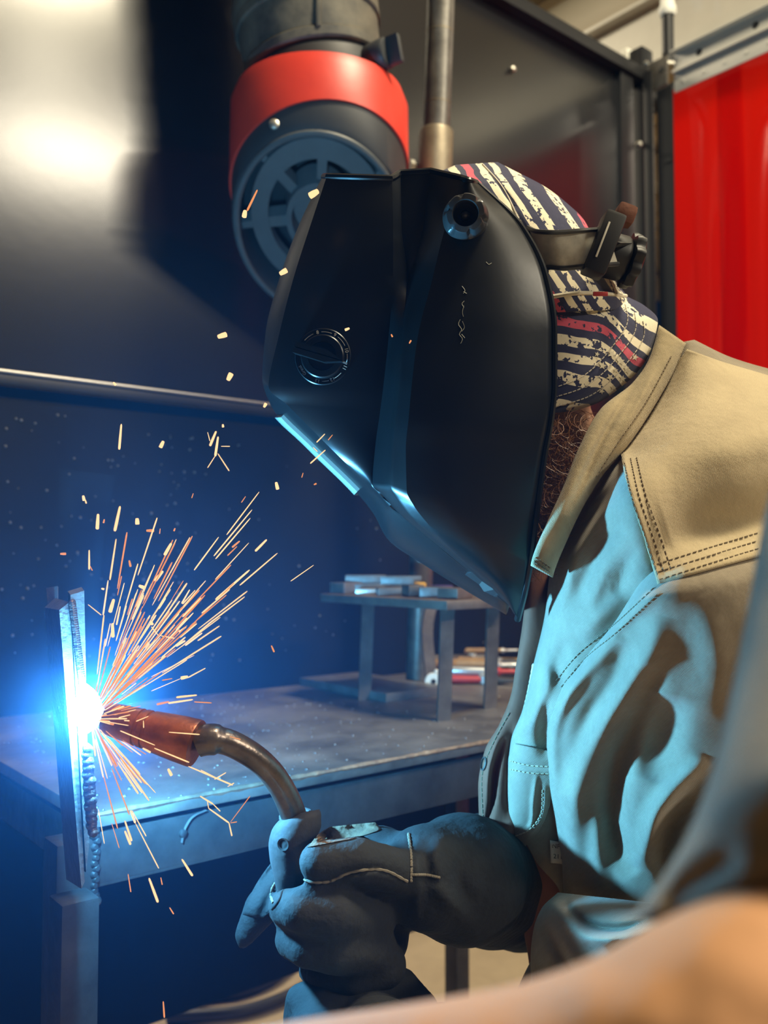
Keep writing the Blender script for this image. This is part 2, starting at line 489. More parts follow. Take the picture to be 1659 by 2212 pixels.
M_selvedge = surf('pale frayed edge', (.72, .68, .58), .95)
M_leather = surf('brown leather apron', (.18, .062, .031), .85, noise=.8, nscale=18, c2=(.12, .045, .024), bump=.3, bscale=120)
M_tan = surf('tan leather sleeve', (.62, .32, .16), .85, noise=.5, nscale=12, c2=(.54, .27, .13), bump=.3, bscale=90)
M_glove = surf('dark leather glove', (.010, .011, .013), .85, noise=.8, nscale=30, c2=(.006, .007, .008), bump=.6, bscale=160)
M_suede = surf('tan suede patch', (.13, .075, .04), .95, noise=1, nscale=180, c2=(.07, .045, .03), bump=.8, bscale=260)
M_glovethread = surf('pale glove thread', (.16, .135, .10), .9)
M_skin = surf('skin', (.45, .26, .18), .55)
M_hair = surf('brown beard hair', (.22, .085, .028), .45)
M_trousers = surf('dark work trousers', (.03, .035, .05), .9)
M_boot = surf('brown boot leather', (.07, .045, .03), .6)
M_table = surf('scorched steel table top', (.21, .20, .19), .45, metal=.3, noise=1, nscale=11, c2=(.05, .047, .045), bump=.5, bscale=60, rvar=.1)
M_tframe = surf('table frame steel', (.055, .058, .062), .5, metal=.3, noise=.9, nscale=26, c2=(.018, .019, .021), bump=.3, bscale=90)
M_worn = surf('worn bright table edge', (.50, .38, .26), .45, metal=.5, noise=1, nscale=60, c2=(.12, .09, .07), bump=.5, bscale=150)
M_steel = surf('mill scale flat bar', (.20, .20, .20), .45, metal=.5, noise=.8, nscale=40, c2=(.09, .088, .086), bump=.2, bscale=120)
M_stand = surf('rusty stand steel', (.19, .155, .13), .5, metal=.45, noise=.9, nscale=30, c2=(.08, .06, .05), bump=.3, bscale=90)
M_coupon = surf('ground coupon steel', (.12, .118, .12), .55, metal=.3, noise=1, nscale=60, c2=(.06, .057, .06), bump=.5, bscale=220)
M_bead = surf('weld bead', (.10, .075, .065), .45, metal=.6, bump=.5, bscale=300)
M_copper = surf('heat stained copper', (.52, .17, .08), .36, metal=.85, noise=1, nscale=60, c2=(.20, .07, .05), bump=.25, bscale=160)
M_neck = surf('scorched neck tube', (.19, .15, .13), .3, metal=.75, noise=1, nscale=50, c2=(.06, .05, .05), bump=.2, bscale=160)
M_handle = surf('dusty black handle rubber', (.035, .030, .033), .8, noise=1, nscale=60, c2=(.012, .011, .012), bump=.4, bscale=120)
M_rubber = surf('black rubber cable', (.02, .021, .022), .5)
M_wood = surf('worn wooden handle', (.36, .22, .10), .6, noise=.6, nscale=40)
M_redh = surf('red tool grip', (.42, .035, .03), .45)
M_bright = surf('bright tool steel', (.55, .56, .55), .3, metal=.6)
M_darkt = surf('dark tool steel', (.10, .09, .08), .45, metal=.6)
M_brass = surf('brass fitting', (.50, .34, .12), .35, metal=.8)
M_yellow = surf('yellow tool grip', (.62, .38, .06), .5)
M_purple = surf('violet tape roll', (.07, .05, .18), .5)
M_plast = surf('pale plastic fitting', (.72, .72, .66), .5)
M_bolt = surf('zinc bolt', (.5, .48, .42), .35, metal=.8)
M_sparkh = emit('white hot spark', (1, .60, .29), 1.45)
M_sparko = emit('orange spark', (1, .36, .13), .95)
for m_ in (M_sparkh, M_sparko): m_.cycles.emission_sampling = 'NONE'
M_arc = emit('arc plasma', ARC_COLOR, ARC_STRENGTH)
# red welding curtain: tinted translucent film with a glossy face
M_film = bpy.data.materials.new('red curtain film'); M_film.use_nodes = True
nt = M_film.node_tree; nt.nodes.clear()
tr = N(nt, 'ShaderNodeBsdfTranslucent'); tr.inputs[0].default_value = (.90, .012, .003, 1)
df = N(nt, 'ShaderNodeBsdfDiffuse'); df.inputs[0].default_value = (.50, .005, .002, 1)
gl = N(nt, 'ShaderNodeBsdfGlossy'); gl.inputs['Roughness'].default_value = .12
m1 = N(nt, 'ShaderNodeMixShader'); m1.inputs[0].default_value = .3
m2 = N(nt, 'ShaderNodeMixShader')
oo = N(nt, 'ShaderNodeOutputMaterial')
nt.links.new(tr.outputs[0], m1.inputs[1]); nt.links.new(df.outputs[0], m1.inputs[2])
m2.inputs[0].default_value = .045; nt.links.new(m1.outputs[0], m2.inputs[1]); nt.links.new(gl.outputs[0], m2.inputs[2]); nt.links.new(m2.outputs[0], oo.inputs[0])
# printed cap cotton: stripes from a per-vertex coordinate
def cap_mat(name, freq):
    m = twill(name, (1, 1, 1), (1, 1, 1), pitch=.0012, rot=.8, var=.25)
    nt = m.node_tree; b = nt.nodes['Principled BSDF']
    at = N(nt, 'ShaderNodeAttribute', attribute_name='stripe')
    tc = N(nt, 'ShaderNodeTexCoord')
    nz = N(nt, 'ShaderNodeTexNoise', inp={'Scale': 28, 'Detail': 2}); nt.links.new(tc.outputs['Object'], nz.inputs['Vector'])
    ad = N(nt, 'ShaderNodeMath', operation='MULTIPLY_ADD'); nt.links.new(nz.outputs['Fac'], ad.inputs[0]); ad.inputs[1].default_value = .10; nt.links.new(at.outputs['Fac'], ad.inputs[2])
    fr = N(nt, 'ShaderNodeMath', operation='FRACT'); nt.links.new(ad.outputs[0], fr.inputs[0])
    navy = (.026, .029, .080); cream = (.95, .86, .64); pink = (.70, .10, .16)
    s = ramp(nt, fr.outputs[0], [(0, navy), (.07, cream), (.17, navy), (.25, pink), (.35, navy), (.43, cream), (.53, navy), (.60, cream), (.68, navy), (.78, cream), (.90, navy)], 'CONSTANT')
    # distressed print: ragged holes in the stripes
    n2 = N(nt, 'ShaderNodeTexNoise', inp={'Scale': 190, 'Detail': 3, 'Roughness': .6}); nt.links.new(tc.outputs['Object'], n2.inputs['Vector'])
    th = N(nt, 'ShaderNodeMath', operation='GREATER_THAN'); nt.links.new(n2.outputs['Fac'], th.inputs[0]); th.inputs[1].default_value = .44
    n5 = N(nt, 'ShaderNodeTexNoise', inp={'Scale': 16, 'Detail': 1}); nt.links.new(tc.outputs['Object'], n5.inputs['Vector'])
    th2 = N(nt, 'ShaderNodeMath', operation='GREATER_THAN'); nt.links.new(n5.outputs['Fac'], th2.inputs[0]); th2.inputs[1].default_value = .53
    mxx = N(nt, 'ShaderNodeMath', operation='MAXIMUM'); nt.links.new(th.outputs[0], mxx.inputs[0]); nt.links.new(th2.outputs[0], mxx.inputs[1])
    mx = N(nt, 'ShaderNodeMix', data_type='RGBA'); nt.links.new(mxx.outputs[0], mx.inputs[0]); mx.inputs[6].default_value = (*navy, 1); nt.links.new(s.outputs[0], mx.inputs[7])
    old = b.inputs['Base Color'].links[0].from_socket
    mu = N(nt, 'ShaderNodeMix', data_type='RGBA', blend_type='MULTIPLY'); mu.inputs[0].default_value = 1
    nt.links.new(mx.outputs[2], mu.inputs[6]); nt.links.new(old, mu.inputs[7]); nt.links.new(mu.outputs[2], b.inputs['Base Color'])
    return m
M_cap = cap_mat('printed cap cotton', 1)
M_piping = surf('cream cap piping', (.66, .60, .47), .9, bump=.4, bscale=300)
M_star = surf('cream star print', (.64, .58, .44), .95)
M_capthread = surf('pale cap thread', (.55, .50, .42), .9)

# ------------------------------------------------------------------ the setting
YW, XW = 1.28, 1.86           # booth walls: back wall y = YW, side wall x = XW
ZW0, ZW1 = .306, 2.165
ZR = 1.247                    # seam rail
f = MB().box((1.6, 1.6, -.03), (12, 12, .06)).build('floor', M_floor); struct(f)
mb = MB(); mb.box((2.0, 1.6, 3.74), (12, 12, .06)); ce = mb.build('ceiling', M_ceil); struct(ce)
for k in range(26):           # corrugation ribs and two purlins
    MB().box((-1.5 + k * .32, 3.2, 3.67), (.11, 7.5, .07), b=.02).build('corrugation_rib', M_ceil, ce)
for y in (1.9, 3.4, 4.9):
    MB().box((2, y, 3.54), (11, .10, .20), b=.01).build('purlin', M_cream, ce)
w = MB().box(((-1.2 + XW) / 2, YW + .012, (ZR - .03 + ZW0) / 2), (XW + 1.2, .024, ZR - .03 - ZW0)).build('wall_left', M_lower); struct(w)
MB().box(((-1.2 + XW) / 2, YW + .002, (ZW1 + ZR) / 2), (XW + 1.2 - .10, .024, ZW1 - ZR - .01), b=.003).build('upper_panel', M_panel, w)
mb = MB().box(((-1.2 + XW) / 2, YW - .012, ZR + .003), (XW + 1.2 - .1, .008, .005), b=.002)
mb.build('seam_lip', M_edge, w)
MB().box(((-1.2 + XW) / 2, YW - .006, ZR - .008), (XW + 1.2 - .1, .016, .014), b=.003).build('seam_channel', M_panel2, w)
MB().box(((-1.2 + XW) / 2, YW - .010, ZW1), (XW + 1.2, .05, .03), b=.003).build('top_flange', M_panel2, w)
MB().box((XW - .075, YW - .012, (ZW1 + ZW0) / 2), (.05, .025, ZW1 - ZW0), b=.003).build('end_flange', M_panel2, w)
for (px, py) in ((1352, 140), (1395, 137)):
    c = on_y(px, py, YW - .028); MB().lathe(c, (0, -1, 0), [(.006, -.004), (.006, .003), (.004, .006)], 8).build('bolt', M_bolt, w)
c = on_y(1109, 149, YW - .016); MB().lathe(c, (0, -1, 0), [(.007, -.004), (.006, .003), (.003, .005)], 8).build('bolt', M_bolt, w)
# side wall: corner post, frame bar and rail
wr = MB().box((XW + .005, YW - .005, 1.12), (.045, .045, 2.24), b=.003).build('wall_right', M_panel2); struct(wr)
MB().box((XW - .028, YW - .05, 1.1), (.006, .022, 2.12), b=.001).build('post_angle', M_panel2, wr)
c = on_x(1379, 313, XW - .03); MB().lathe(c, (-.4, -1, 0), [(.008, -.004), (.008, .006), (.005, .010)], 6).build('bolt', M_bolt, wr)
for z in (2.16,):
    MB().box((XW, YW - .06, z), (.006, .05, .07), b=.001).build('corner_plate', M_pole, wr)
fb = MB().box((XW + .004, YW - .075, 1.12), (.005, .042, 2.0), b=.001).build('frame_bar', M_panel2, wr)
for z in (1.94, 1.3):
    MB().lathe((XW, YW - .082, z), (-1, 0, 0), [(.007, 0), (.006, .002)], 12).build('bolt_hole', M_hoodin, wr)
MB().lathe((XW - .003, YW - .072, 2.165), (-1, 0, 0), [(.007, 0), (.006, .002)], 12).build('bolt_hole', M_hoodin, wr)

# curtain rail
rl = thing('curtain_rail', (XW + .01, .55, 2.095), 'grey galvanized curtain rail with round holes above the red curtain', 'rail')
MB().box((XW + .008, .55, 2.170), (.004, 1.26, .046), b=.001).build('upper_strip', M_galv, rl)
MB().box((XW + .002, .55, 2.146), (.016, 1.26, .006), b=.001).build('lip', M_galv, rl)
MB().box((XW + .006, .55, 2.120), (.004, 1.26, .044), b=.001).build('lower_strip', M_galv, rl)
MB().box((XW + .000, .55, 2.194), (.022, 1.26, .004), b=.001).build('top_edge', M_galv, rl)
for k in range(6):
    MB().lathe((XW + .0065, 1.115 - k * .138, 2.170), (-1, 0, 0), [(.008, -.001), (.008, .001)], 14).build('hole', M_hoodin, rl)
for k in range(16):
    MB().lathe((XW + .004, 1.155 - k * .052, 2.117), (-1, 0, 0), [(.005, -.002), (.0042, .001), (.002, .0018)], 10).build('rivet', M_galv, rl)

# red strip curtain: overlapping hanging sheets, each bowed and rippled
cu = thing('welding_curtain', (XW + .03, .6, .15), 'translucent red welding curtain hanging from the rail beside the booth', 'curtain')
for k in range(7):
    y1 = 1.238 - k * .152; y0 = y1 - .21
    ny, nz = 26, 40; V = []; Fc = []
    for s in range(2):
        for i in range(nz):
            z = 2.125 - (2.125 - .2) * i / (nz - 1)
            fall = min(1, i / 9)
            for j in range(ny):
                u = j / (ny - 1); y = y1 + (y0 - y1) * u
                x = XW + .034 + .005 * (k % 2) + fall * (.011 * math.sin(y * 31 + z * .8) + .0028 * math.sin(y * 74 + z * 1.9)) + .002 * math.sin(z * 9 + y * 22) + .0012 * s
                V.append((x, y, z))
    for s in range(2):
        for i in range(nz - 1):
            for j in range(ny - 1):
                a = s * ny * nz + i * ny + j; Fc.append((a, a + 1, a + ny + 1, a + ny))
    make('curtain_strip', V, Fc[:len(Fc) // 2], M_film, cu, angle=180)

# steelwork beyond the booth
b_ = thing('steel_beam', (2.40, 2.2, 2.50), 'pale grey steel beam running above the booth wall', 'beam')
MB().box((2.40, 2.2, 2.62), (.012, 4.6, .20)).build('web', M_galv, b_)
MB().box((2.40, 2.2, 2.725), (.09, 4.6, .012)).build('flange', M_galv, b_)
MB().box((2.40, 2.2, 2.515), (.09, 4.6, .012)).build('flange', M_galv, b_)
o = MB().tube([(2.3, -.5, 2.36), (2.3, 1.2, 2.355), (2.3, 4.2, 2.35)], .032, 16).build('conduit', M_panel2); tag(o, 'dark round conduit running below the pale steel beam', 'pipe')
o = thing('ceiling_duct', (2.9, 1.9, 3.1), 'cream ventilation duct beneath the corrugated ceiling', 'duct')
mb = MB(); mb.tube([(3.1, -.6, 3.25), (3.1, 1.2, 3.25), (3.1, 3.2, 3.25)], .17, 28); mb.build('duct_body', M_cream, o)
for y in (.4, 1.2, 2.0): MB().lathe((3.1, y, 3.25), (0, 1, 0), [(.178, -.015), (.178, .015)], 28).build('duct_band', M_cream, o)
q = on_x(1443, 100, 1.9)
pr = thing('drop_pipe', (q[0], q[1], 2.19), 'short black pipe with pale collar standing on the curtain rail', 'pipe')
MB().tube([(q[0], q[1], 2.195), (q[0], q[1], 2.32)], .0145, 16).build('pipe', M_panel2, pr)
MB().lathe((q[0], q[1], 2.318), UPZ, [(.017, 0), (.021, .006), (.021, .02), (.017, .028), (.017, .07)], 20).build('collar', M_plast, pr)
MB().lathe((q[0], q[1], 2.188), UPZ, [(.024, 0), (.024, .006), (.016, .009)], 6).build('nut', M_bolt, pr)
q = on_y(1360, 88, YW + .02)
br = thing('hanger_bracket', (q[0], q[1], 2.18), 'pale plastic hook bracket on the corner of the booth wall', 'bracket')
MB().box((q[0], q[1], 2.235), (.05, .02, .028), b=.003).build('hook', M_plast, br)
MB().box((q[0] + .022, q[1], 2.205), (.014, .02, .05), b=.003).build('hook_foot', M_plast, br)
MB().lathe((q[0] - .012, q[1] - .01, 2.205), (0, -1, 0), [(.010, 0), (.012, .006), (.006, .012)], 8).build('wing_bolt', M_bolt, br)
MB().box((q[0] + .04, q[1] - .01, 2.195), (.06, .03, .05), b=.002).build('clamp_plate', M_panel2, br)

# ------------------------------------------------------------------ fume extraction hood
HD = 1.17; HC = P(690, 498, HD); HC[2] = 1.421
HS = 1.33 / 1.17            # the hood hangs close to the back wall
hx = RT; hy = gf; r0 = .115
hood = thing('extraction_hood', tuple(HC), 'fume extraction hood with red band and slanted grey grille', 'extractor')
hood.location.z = 1.33
def hp(rho, phi, z): return HC + rho * (math.cos(phi) * hx + math.sin(phi) * hy) + UPZ * (z - HC[2])
def cut(rho, phi, k=.74, z0=1.421, kr=0.0): return z0 - k * rho * math.sin(phi) + kr * rho * math.cos(phi)
def ringloop(name, rows, mat, seg=72, closed=True, **kw):
    """rows: list of functions phi -> 3-D point; skinned in order and closed back on itself"""
    V = []; Fc = []
    for fn in rows:
        for k in range(seg): V.append(fn(2 * PI * k / seg))
    n = len(rows)
    for i in range(n if closed else n - 1):
        for k in range(seg):
            k2 = (k + 1) % seg; j = (i + 1) % n
            Fc.append((i * seg + k, i * seg + k2, j * seg + k2, j * seg + k))
    return make(name, V, Fc, mat, hood, angle=35, **kw)
redcut = lambda rho, phi: 1.483 - .45 * rho * math.sin(phi) + .13 * rho * math.cos(phi)
ringloop('red_band', [lambda p: hp(.092, p, 1.604), lambda p: hp(.108, p, 1.598), lambda p: hp(r0, p, 1.580), lambda p: hp(r0 + .001, p, redcut(r0, p)), lambda p: hp(r0 - .004, p, redcut(r0, p)), lambda p: hp(.104, p, 1.586), lambda p: hp(.09, p, 1.594)], M_red)
ringloop('rim_skirt', [lambda p: hp(r0 - .003, p, redcut(r0, p) + .03), lambda p: hp(r0 - .002, p, redcut(r0, p)), lambda p: hp(r0 - .003, p, cut(r0, p) + .003), lambda p: hp(.108, p, cut(.108, p)), lambda p: hp(.104, p, cut(.104, p) + .002), lambda p: hp(.103, p, max(cut(.103, p) + .02, 1.42)), lambda p: hp(.100, p, 1.575)], M_hoodblack)
ringloop('rim_bead', [(lambda p, a=a: hp(.1065 + .0045 * math.cos(a), p, cut(.1065, p) - .001 + .0045 * math.sin(a))) for a in [2 * PI * k / 8 for k in range(8)]], M_grille)
gz = .016
def annulus(name, ra, rb, z1, z2, mat):
    ringloop(name, [lambda p: hp(ra, p, cut(ra, p) + z1), lambda p: hp(rb, p, cut(rb, p) + z1), lambda p: hp(rb, p, cut(rb, p) + z2), lambda p: hp(ra, p, cut(ra, p) + z2)], mat)
annulus('grille_ring', .066, .088, gz, gz + .012, M_grille)
annulus('grille_ring', .036, .043, gz - .004, gz + .022, M_grille)
annulus('grille_hub', .001, .034, gz + .014, gz + .018, M_grille)
annulus('hood_throat', .002, .102, .055, .06, M_hoodin)
for k in range(7):
    a = .35 + k * 2 * PI / 7
    d0 = np.array([-math.sin(a), math.cos(a)])
    for (ra, rb, wd) in ((.043, .066, .006), (.088, .104, .004)):
        poly = []
        for (rr, s) in ((ra, -1), (rb, -1), (rb, 1), (ra, 1)):
            x = rr * math.cos(a) + s * wd * d0[0]; y = rr * math.sin(a) + s * wd * d0[1]
            poly.append(HC + hx * x + hy * y + UPZ * (1.421 - .74 * y + gz + .002 - HC[2]))
        MB().prism(poly, UPZ * .014).build('spoke', M_grille, hood)
cc = hp(r0 - .001, -PI / 2 - .42, cut(r0, -PI / 2 - .42) + .012); MB().lathe(cc, -hy, [(.006, -.004), (.006, .002), (.003, .004)], 12).build('screw', M_bolt, hood)
# cuff, hose
tilt = np.array([-.11, 0, 1.0])
def hz(z, dx=0): return HC + hx * (-.002 - (z - 1.6) * .16 + dx) + UPZ * (z - HC[2])
V = MB(); prof = []
zz = [1.592, 1.606, 1.618, 1.622, 1.625, 1.64, 1.66, 1.68, 1.684, 1.69, 1.70, 1.706, 1.716]
rr = [.088, .090, .090, .0865, .0855, .0865, .0885, .090, .092, .0925, .091, .093, .094]
V.tube([hz(z) for z in zz], rr, 56); V.build('cuff', M_hoodblack, hood)
ph = []; pr_ = []
for k in range(70):
    z = 1.628 + k * .0105
    ph.append(hz(z) + hy * max(0, (z - 1.9)) * .3); pr_.append(.0895 + .005 * min(1, max(0, (z - 1.64) * 12)) + .0035 * math.sin(k * 1.05) * (1 if k > 6 else 0))
MB().tube(ph, pr_, 56).build('hose', M_hose, hood)
for z, r in ((1.632, .0915), (1.690, .0950)):
    MB().tube([hz(z - .007), hz(z - .005), hz(z + .005), hz(z + .007)], [r - .001, r + .001, r + .001, r - .001], 56).build('hose_clamp', M_hose, hood)
a = -PI / 2 + .18; MB().box(hz(1.662) + .093 * (math.cos(a) * hx + math.sin(a) * hy), (.006, .006, .05), ax=(hx, hy, UPZ), b=.002).build('clamp_seam', M_hose, hood)
# locking knob on the cuff
kc = P(822, 120, 1.115); kd = RT * .80 - gf * .60; kd /= np.linalg.norm(kd)
kn = MB().lathe(kc, kd, [(.017, -.02), (.0185, 0), (.0185, .010), (.016, .013)], 28).build('lock_knob', M_hoodblack, hood)
kx = np.cross(kd, UPZ); kx /= np.linalg.norm(kx)
MB().box(kc + kd * .020, (.008, .034, .022), ax=(kx, UPZ * .92 + kx * .3, kd), b=.003).build('knob_wing', M_hoodblack, kn)

for o in [c for c in hood.children_recursive]:
    for v in o.data.vertices:
        wpos = np.array(v.co) + np.array(hood.location); v.co = (CAM + (wpos - CAM) * HS) - np.array(hood.location)
# vertical pole behind the hood, standing on the table
ZT = .785
pb = on_z(901, 1478, ZT); ptop = P(952, 10, 1.47)
pd = (ptop - pb); pd /= np.linalg.norm(pd)
pole = thing('steel_pole', tuple(pb), 'upright worn steel pole behind the welder and beside the hood', 'pole')
def pz(s): return pb + pd * s
def s_at(py):
    best = min(range(0, 160), key=lambda k: abs((H / 2 - (pz(k * .01) - CAM) @ UP / ((pz(k * .01) - CAM) @ FW) * F) - py)); return best * .01
S1 = s_at(285)
MB().tube([pz(0.002), pz(.3), pz(.7), pz(S1 - .06)], .0195, 24).build('lower_tube', M_pole, pole)
MB().tube([pz(S1 - .14), pz(S1 - .10), pz(S1), pz(S1 + .005)], [.0275, .0280, .0280, .0255], 28).build('socket', M_socket, pole)
MB().tube([pz(S1 - .02), pz(S1 + .3), pz(S1 + .7)], .0222, 24).build('upper_tube', M_pole, pole)
for k, dz in enumerate((.045, .16, .31)):
    MB().tube([pz(S1 + dz), pz(S1 + dz + .002)], .0226, 24).build('scribe_band', M_socket, pole)
c = pz(S1 - .055) - RT * .03; MB().lathe(c, -RT * .9 - gf * .3, [(.005, -.01), (.005, .004), (.010, .005), (.010, .012)], 6).build('clamp_bolt', M_bolt, pole)

# ------------------------------------------------------------------ table
TX0, TX1, TY0, TY1 = .297, 1.46, .742, 1.262
tb = thing('welding_table', ((TX0 + TX1) / 2, (TY0 + TY1) / 2, 0), 'scorched steel welding table with an angle iron frame', 'table')
MB().box(((TX0 + TX1) / 2, (TY0 + TY1) / 2, ZT - .006), (TX1 - TX0, TY1 - TY0, .012), b=.002).build('table_top', M_table, tb)
# worn front lip of the plate, ragged
n = 120; pts = []; rad = []
for k in range(n):
    x = TX0 + .004 + (TX1 - TX0 - .008) * k / (n - 1)
    pts.append((x, TY0 + .0015, ZT - .0015)); rad.append(.0022 + .0012 * abs(math.sin(k * 1.7) * math.sin(k * .37)))
MB().tube(pts, rad, 6).build('worn_edge', M_worn, tb)
MB().box(((TX0 + TX1) / 2, TY0 + .007, ZT - .0385), (TX1 - TX0 - .004, .006, .043), b=.0015).build('front_apron', M_tframe, tb)
MB().box(((TX0 + TX1) / 2, TY0 + .022, ZT - .060), (TX1 - TX0 - .004, .035, .005), b=.001).build('apron_flange', M_tframe, tb)
MB().box((TX0 + .005, (TY0 + TY1) / 2, ZT - .0385), (.006, TY1 - TY0 - .02, .043), b=.0015).build('side_apron', M_tframe, tb)
MB().box((TX1 - .005, (TY0 + TY1) / 2, ZT - .0385), (.006, TY1 - TY0 - .02, .043), b=.0015).build('side_apron', M_tframe, tb)
for (x, y) in ((TX0 - .013, TY0 + .017), (1.19, TY1 - .028), (TX1 - .02, TY0 + .03), (TX0 + .03, TY1 - .028)):
    MB().box((x, y, (ZT - .02) / 2), (.033, .033, ZT - .02), b=.003).build('leg', M_tframe, tb)
# weld bead joining apron and corner post
mb = MB()
for k in range(16):
    mb.lathe((TX0 + .004 + rnd.uniform(-.002, .002), TY0 + .002, ZT - .014 - k * .0045), (.2, -1, .1), [(.0045, -.003), (.004, .001), (.002, .003)], 8)
mb.build('corner_weld', M_tframe, tb)
# spatter stuck to the top
mb = MB()
for k in range(520):
    x = TX0 + .01 + (abs(rnd.gauss(0, .33))) * 1.0; y = rnd.uniform(TY0 + .005, TY1 - .01)
    if x > 1.3: continue
    r = rnd.uniform(.0006, .0022)
    mb.lathe((x, y, ZT - .0004), UPZ, [(r, 0), (r * .9, r * .5), (r * .4, r * .95)], 6)
stuff(mb.build('weld_spatter', M_steel, tb))
MB().lathe(on_y(395, 1800, TY0 + .0038), (0, -1, 0), [(.004, 0), (.0036, .002), (.002, .003)], 10).build('apron_rivet', M_tframe, tb)
arcpts = [on_y(*q, TY0 + .0035) for q in smooth_line([(392, 1820), (398, 1792), (415, 1765), (445, 1750)], 16)]
MB().tube(arcpts, .0022, 6, flat=.3).build('chalk_scuff', M_steel, tb)

# ------------------------------------------------------------------ weld coupon on its post
CD = .69 + SH
cp = thing('weld_coupon', tuple(P(180, 1925, CD)), 'vertical steel tee joint coupon being welded at the table corner', 'workpiece')
def q3(px, py, d): return P(px, py, d + SH)
# edge plate (narrow lit edge, dark face turned away)
def slab(name, corners_top, corners_bot, mat):
    V = [q3(*c) for c in corners_top] + [q3(*c) for c in corners_bot]; n = len(corners_top)
    Fc = [tuple(range(n)), tuple(range(2 * n - 1, n - 1, -1))] + [(i, n + i, n + (i + 1) % n, (i + 1) % n) for i in range(n)]
    # subdivide along the length for relief
    return make(name, V, Fc, mat, cp, angle=30)
slab('edge_plate', [(128, 1318, .672), (151, 1300, .676), (118, 1292, .735), (96, 1312, .731)], [(176, 1920, .668), (183, 1905, .672), (160, 1880, .735), (143, 1900, .731)], M_coupon)
slab('face_plate', [(152, 1285, .682), (182, 1276, .690), (176, 1268, .708), (146, 1277, .700)], [(186, 1885, .680), (193, 1822, .688), (190, 1815, .708), (180, 1880, .700)], M_coupon)
slab('backing_tab', [(100, 1270, .735), (124, 1266, .735), (126, 1268, .743), (102, 1272, .743)], [(103, 1312, .735), (124, 1306, .735), (126, 1308, .743), (105, 1314, .743)], M_coupon)
mb = MB()
for k in range(42):       # finished vertical-up weld: lapped ripples below the arc
    t = k / 41; y = 1612 + t * 190; x = 186 + t * 12 + 1.5 * math.sin(k * 1.3); r = (7.5 + 2.2 * math.sin(k * 2.1) + 3 * math.sin(t * 3.1)) * .66 / F
    mb.lathe(q3(x, y, .672), -FW * .8 - RT * .2 + UP * .5, [(r, -.003), (r * 1.02, 0), (r * .8, r * .55), (r * .35, r * .8)], 12)
mb.build('weld_bead', M_bead, cp)
mb = MB()
for k in range(40):       # root pass above the arc
    t = k / 39; mb.lathe(q3(154 + t * 24, 1302 + t * 190, .676), -FW, [(.0024, -.003), (.0025, 0), (.0012, .0016)], 8)
mb.build('root_bead', M_bead, cp)
# post that holds the coupon
px0 = P(182, 1900, .74 + SH)
ps = thing('coupon_post', (0, 0, 0), 'dark square steel post holding the welding coupon', 'post')
ps.location = tuple(px0); ps.location.z = 0
MB().box((px0[0] - .004, px0[1] + .01, .368), (.030, .030, .736), b=.003).build('post_tube', M_tframe, ps)

# ------------------------------------------------------------------ stand, steel offcuts and plate on the table
st = thing('steel_stand', (.87, .955, ZT), 'small rusty steel stand with four flat bar legs on the table', 'stand')
ZS = ZT + .158
MB().box((.868, .968, ZS - .006), (.165, .275, .012), b=.002).build('stand_top', M_stand, st)
def bar_leg(b3, t3, wv, tv, bend=0):
    n = 12; V = []; Fc = []
    for k in range(n):
        s = k / (n - 1); c = np.asarray(b3) * (1 - s) + np.asarray(t3) * s + np.array([bend * math.sin(PI * s ** 1.6), 0, 0])
        for (a, q) in ((-1, -1), (1, -1), (1, 1), (-1, 1)): V.append(c + np.asarray(wv) * a + np.asarray(tv) * q)
    for k in range(n - 1):
        for j in range(4): Fc.append((k * 4 + j, k * 4 + (j + 1) % 4, k * 4 + 4 + (j + 1) % 4, k * 4 + 4 + j))
    Fc += [(3, 2, 1, 0), tuple((n - 1) * 4 + j for j in range(4))]
    return make('leg', V, Fc, M_stand, st, angle=40)
wv = np.array([.010, -.002, 0]); tv = np.array([.002, .0035, 0])
for (px, py, bd) in ((787, 1511, 0), (958, 1557, 0), (1058, 1530, 0), (932, 1488, -.014)):
    q = on_z(px, py, ZT); top = np.array([q[0], q[1], ZS - .011])
    bar_leg(q, top + np.array([.004, -.004, 0]), wv, tv, bd)
pl = MB().box((.910, 1.140, ZT + .0065), (.122, .225, .013), b=.0015).build('steel_plate', M_steel); tag(pl, 'flat steel plate lying under the small stand', 'plate')
def on_stand(px, back, z=None):
    d = 1.352 - (px - 720) / 255 * .185 + back
    q = P(px, 1270, d); q[2] = ZS if z is None else z
    return q
def offcut(px, back, size, ang, label, mat=M_steel, lift=0):
    q = on_stand(px, back); ca, sa = math.cos(ang), math.sin(ang)
    ax = np.array([[ca, sa, 0], [-sa, ca, 0], [0, 0, 1.0]])
    o = MB().box((q[0], q[1], ZS + lift + size[2] / 2 + .0004), size, ax=ax, b=.0012).build('steel_offcut', mat)
    return tag(o, label, 'offcut', 'steel offcuts on the stand')
offcut(748, .030, (.040, .030, .016), .15, 'short steel block at the far left end of the stand top')
offcut(800, .075, (.060, .026, .014), -.60, 'thick flat bar lying on the stand behind the left block')
offcut(873, .070, (.055, .026, .014), -.75, 'thick flat bar lying on the stand behind the dark block')
offcut(790, .080, (.062, .022, .012), -.68, 'flat bar stacked on the left thick bar', lift=.0148)
offcut(866, .074, (.060, .022, .012), -.70, 'flat bar stacked on the right thick bar', lift=.0148)
offcut(806, .034, (.052, .014, .008), -.62, 'thin bright narrow bar in front of the thick bars', M_bright)
offcut(848, .022, (.046, .014, .011), -.45, 'narrow square bar nearest the front edge of the stand')
offcut(892, .024, (.024, .026, .016), -.3, 'dark squat steel block in the middle of the stand', M_darkt)
offcut(942, .032, (.046, .022, .014), -.66, 'thick flat bar on the stand just under the helmet chin')
offcut(983, .030, (.036, .032, .014), .2, 'brown steel block at the near corner of the stand', M_stand)
q = on_stand(928, .085)
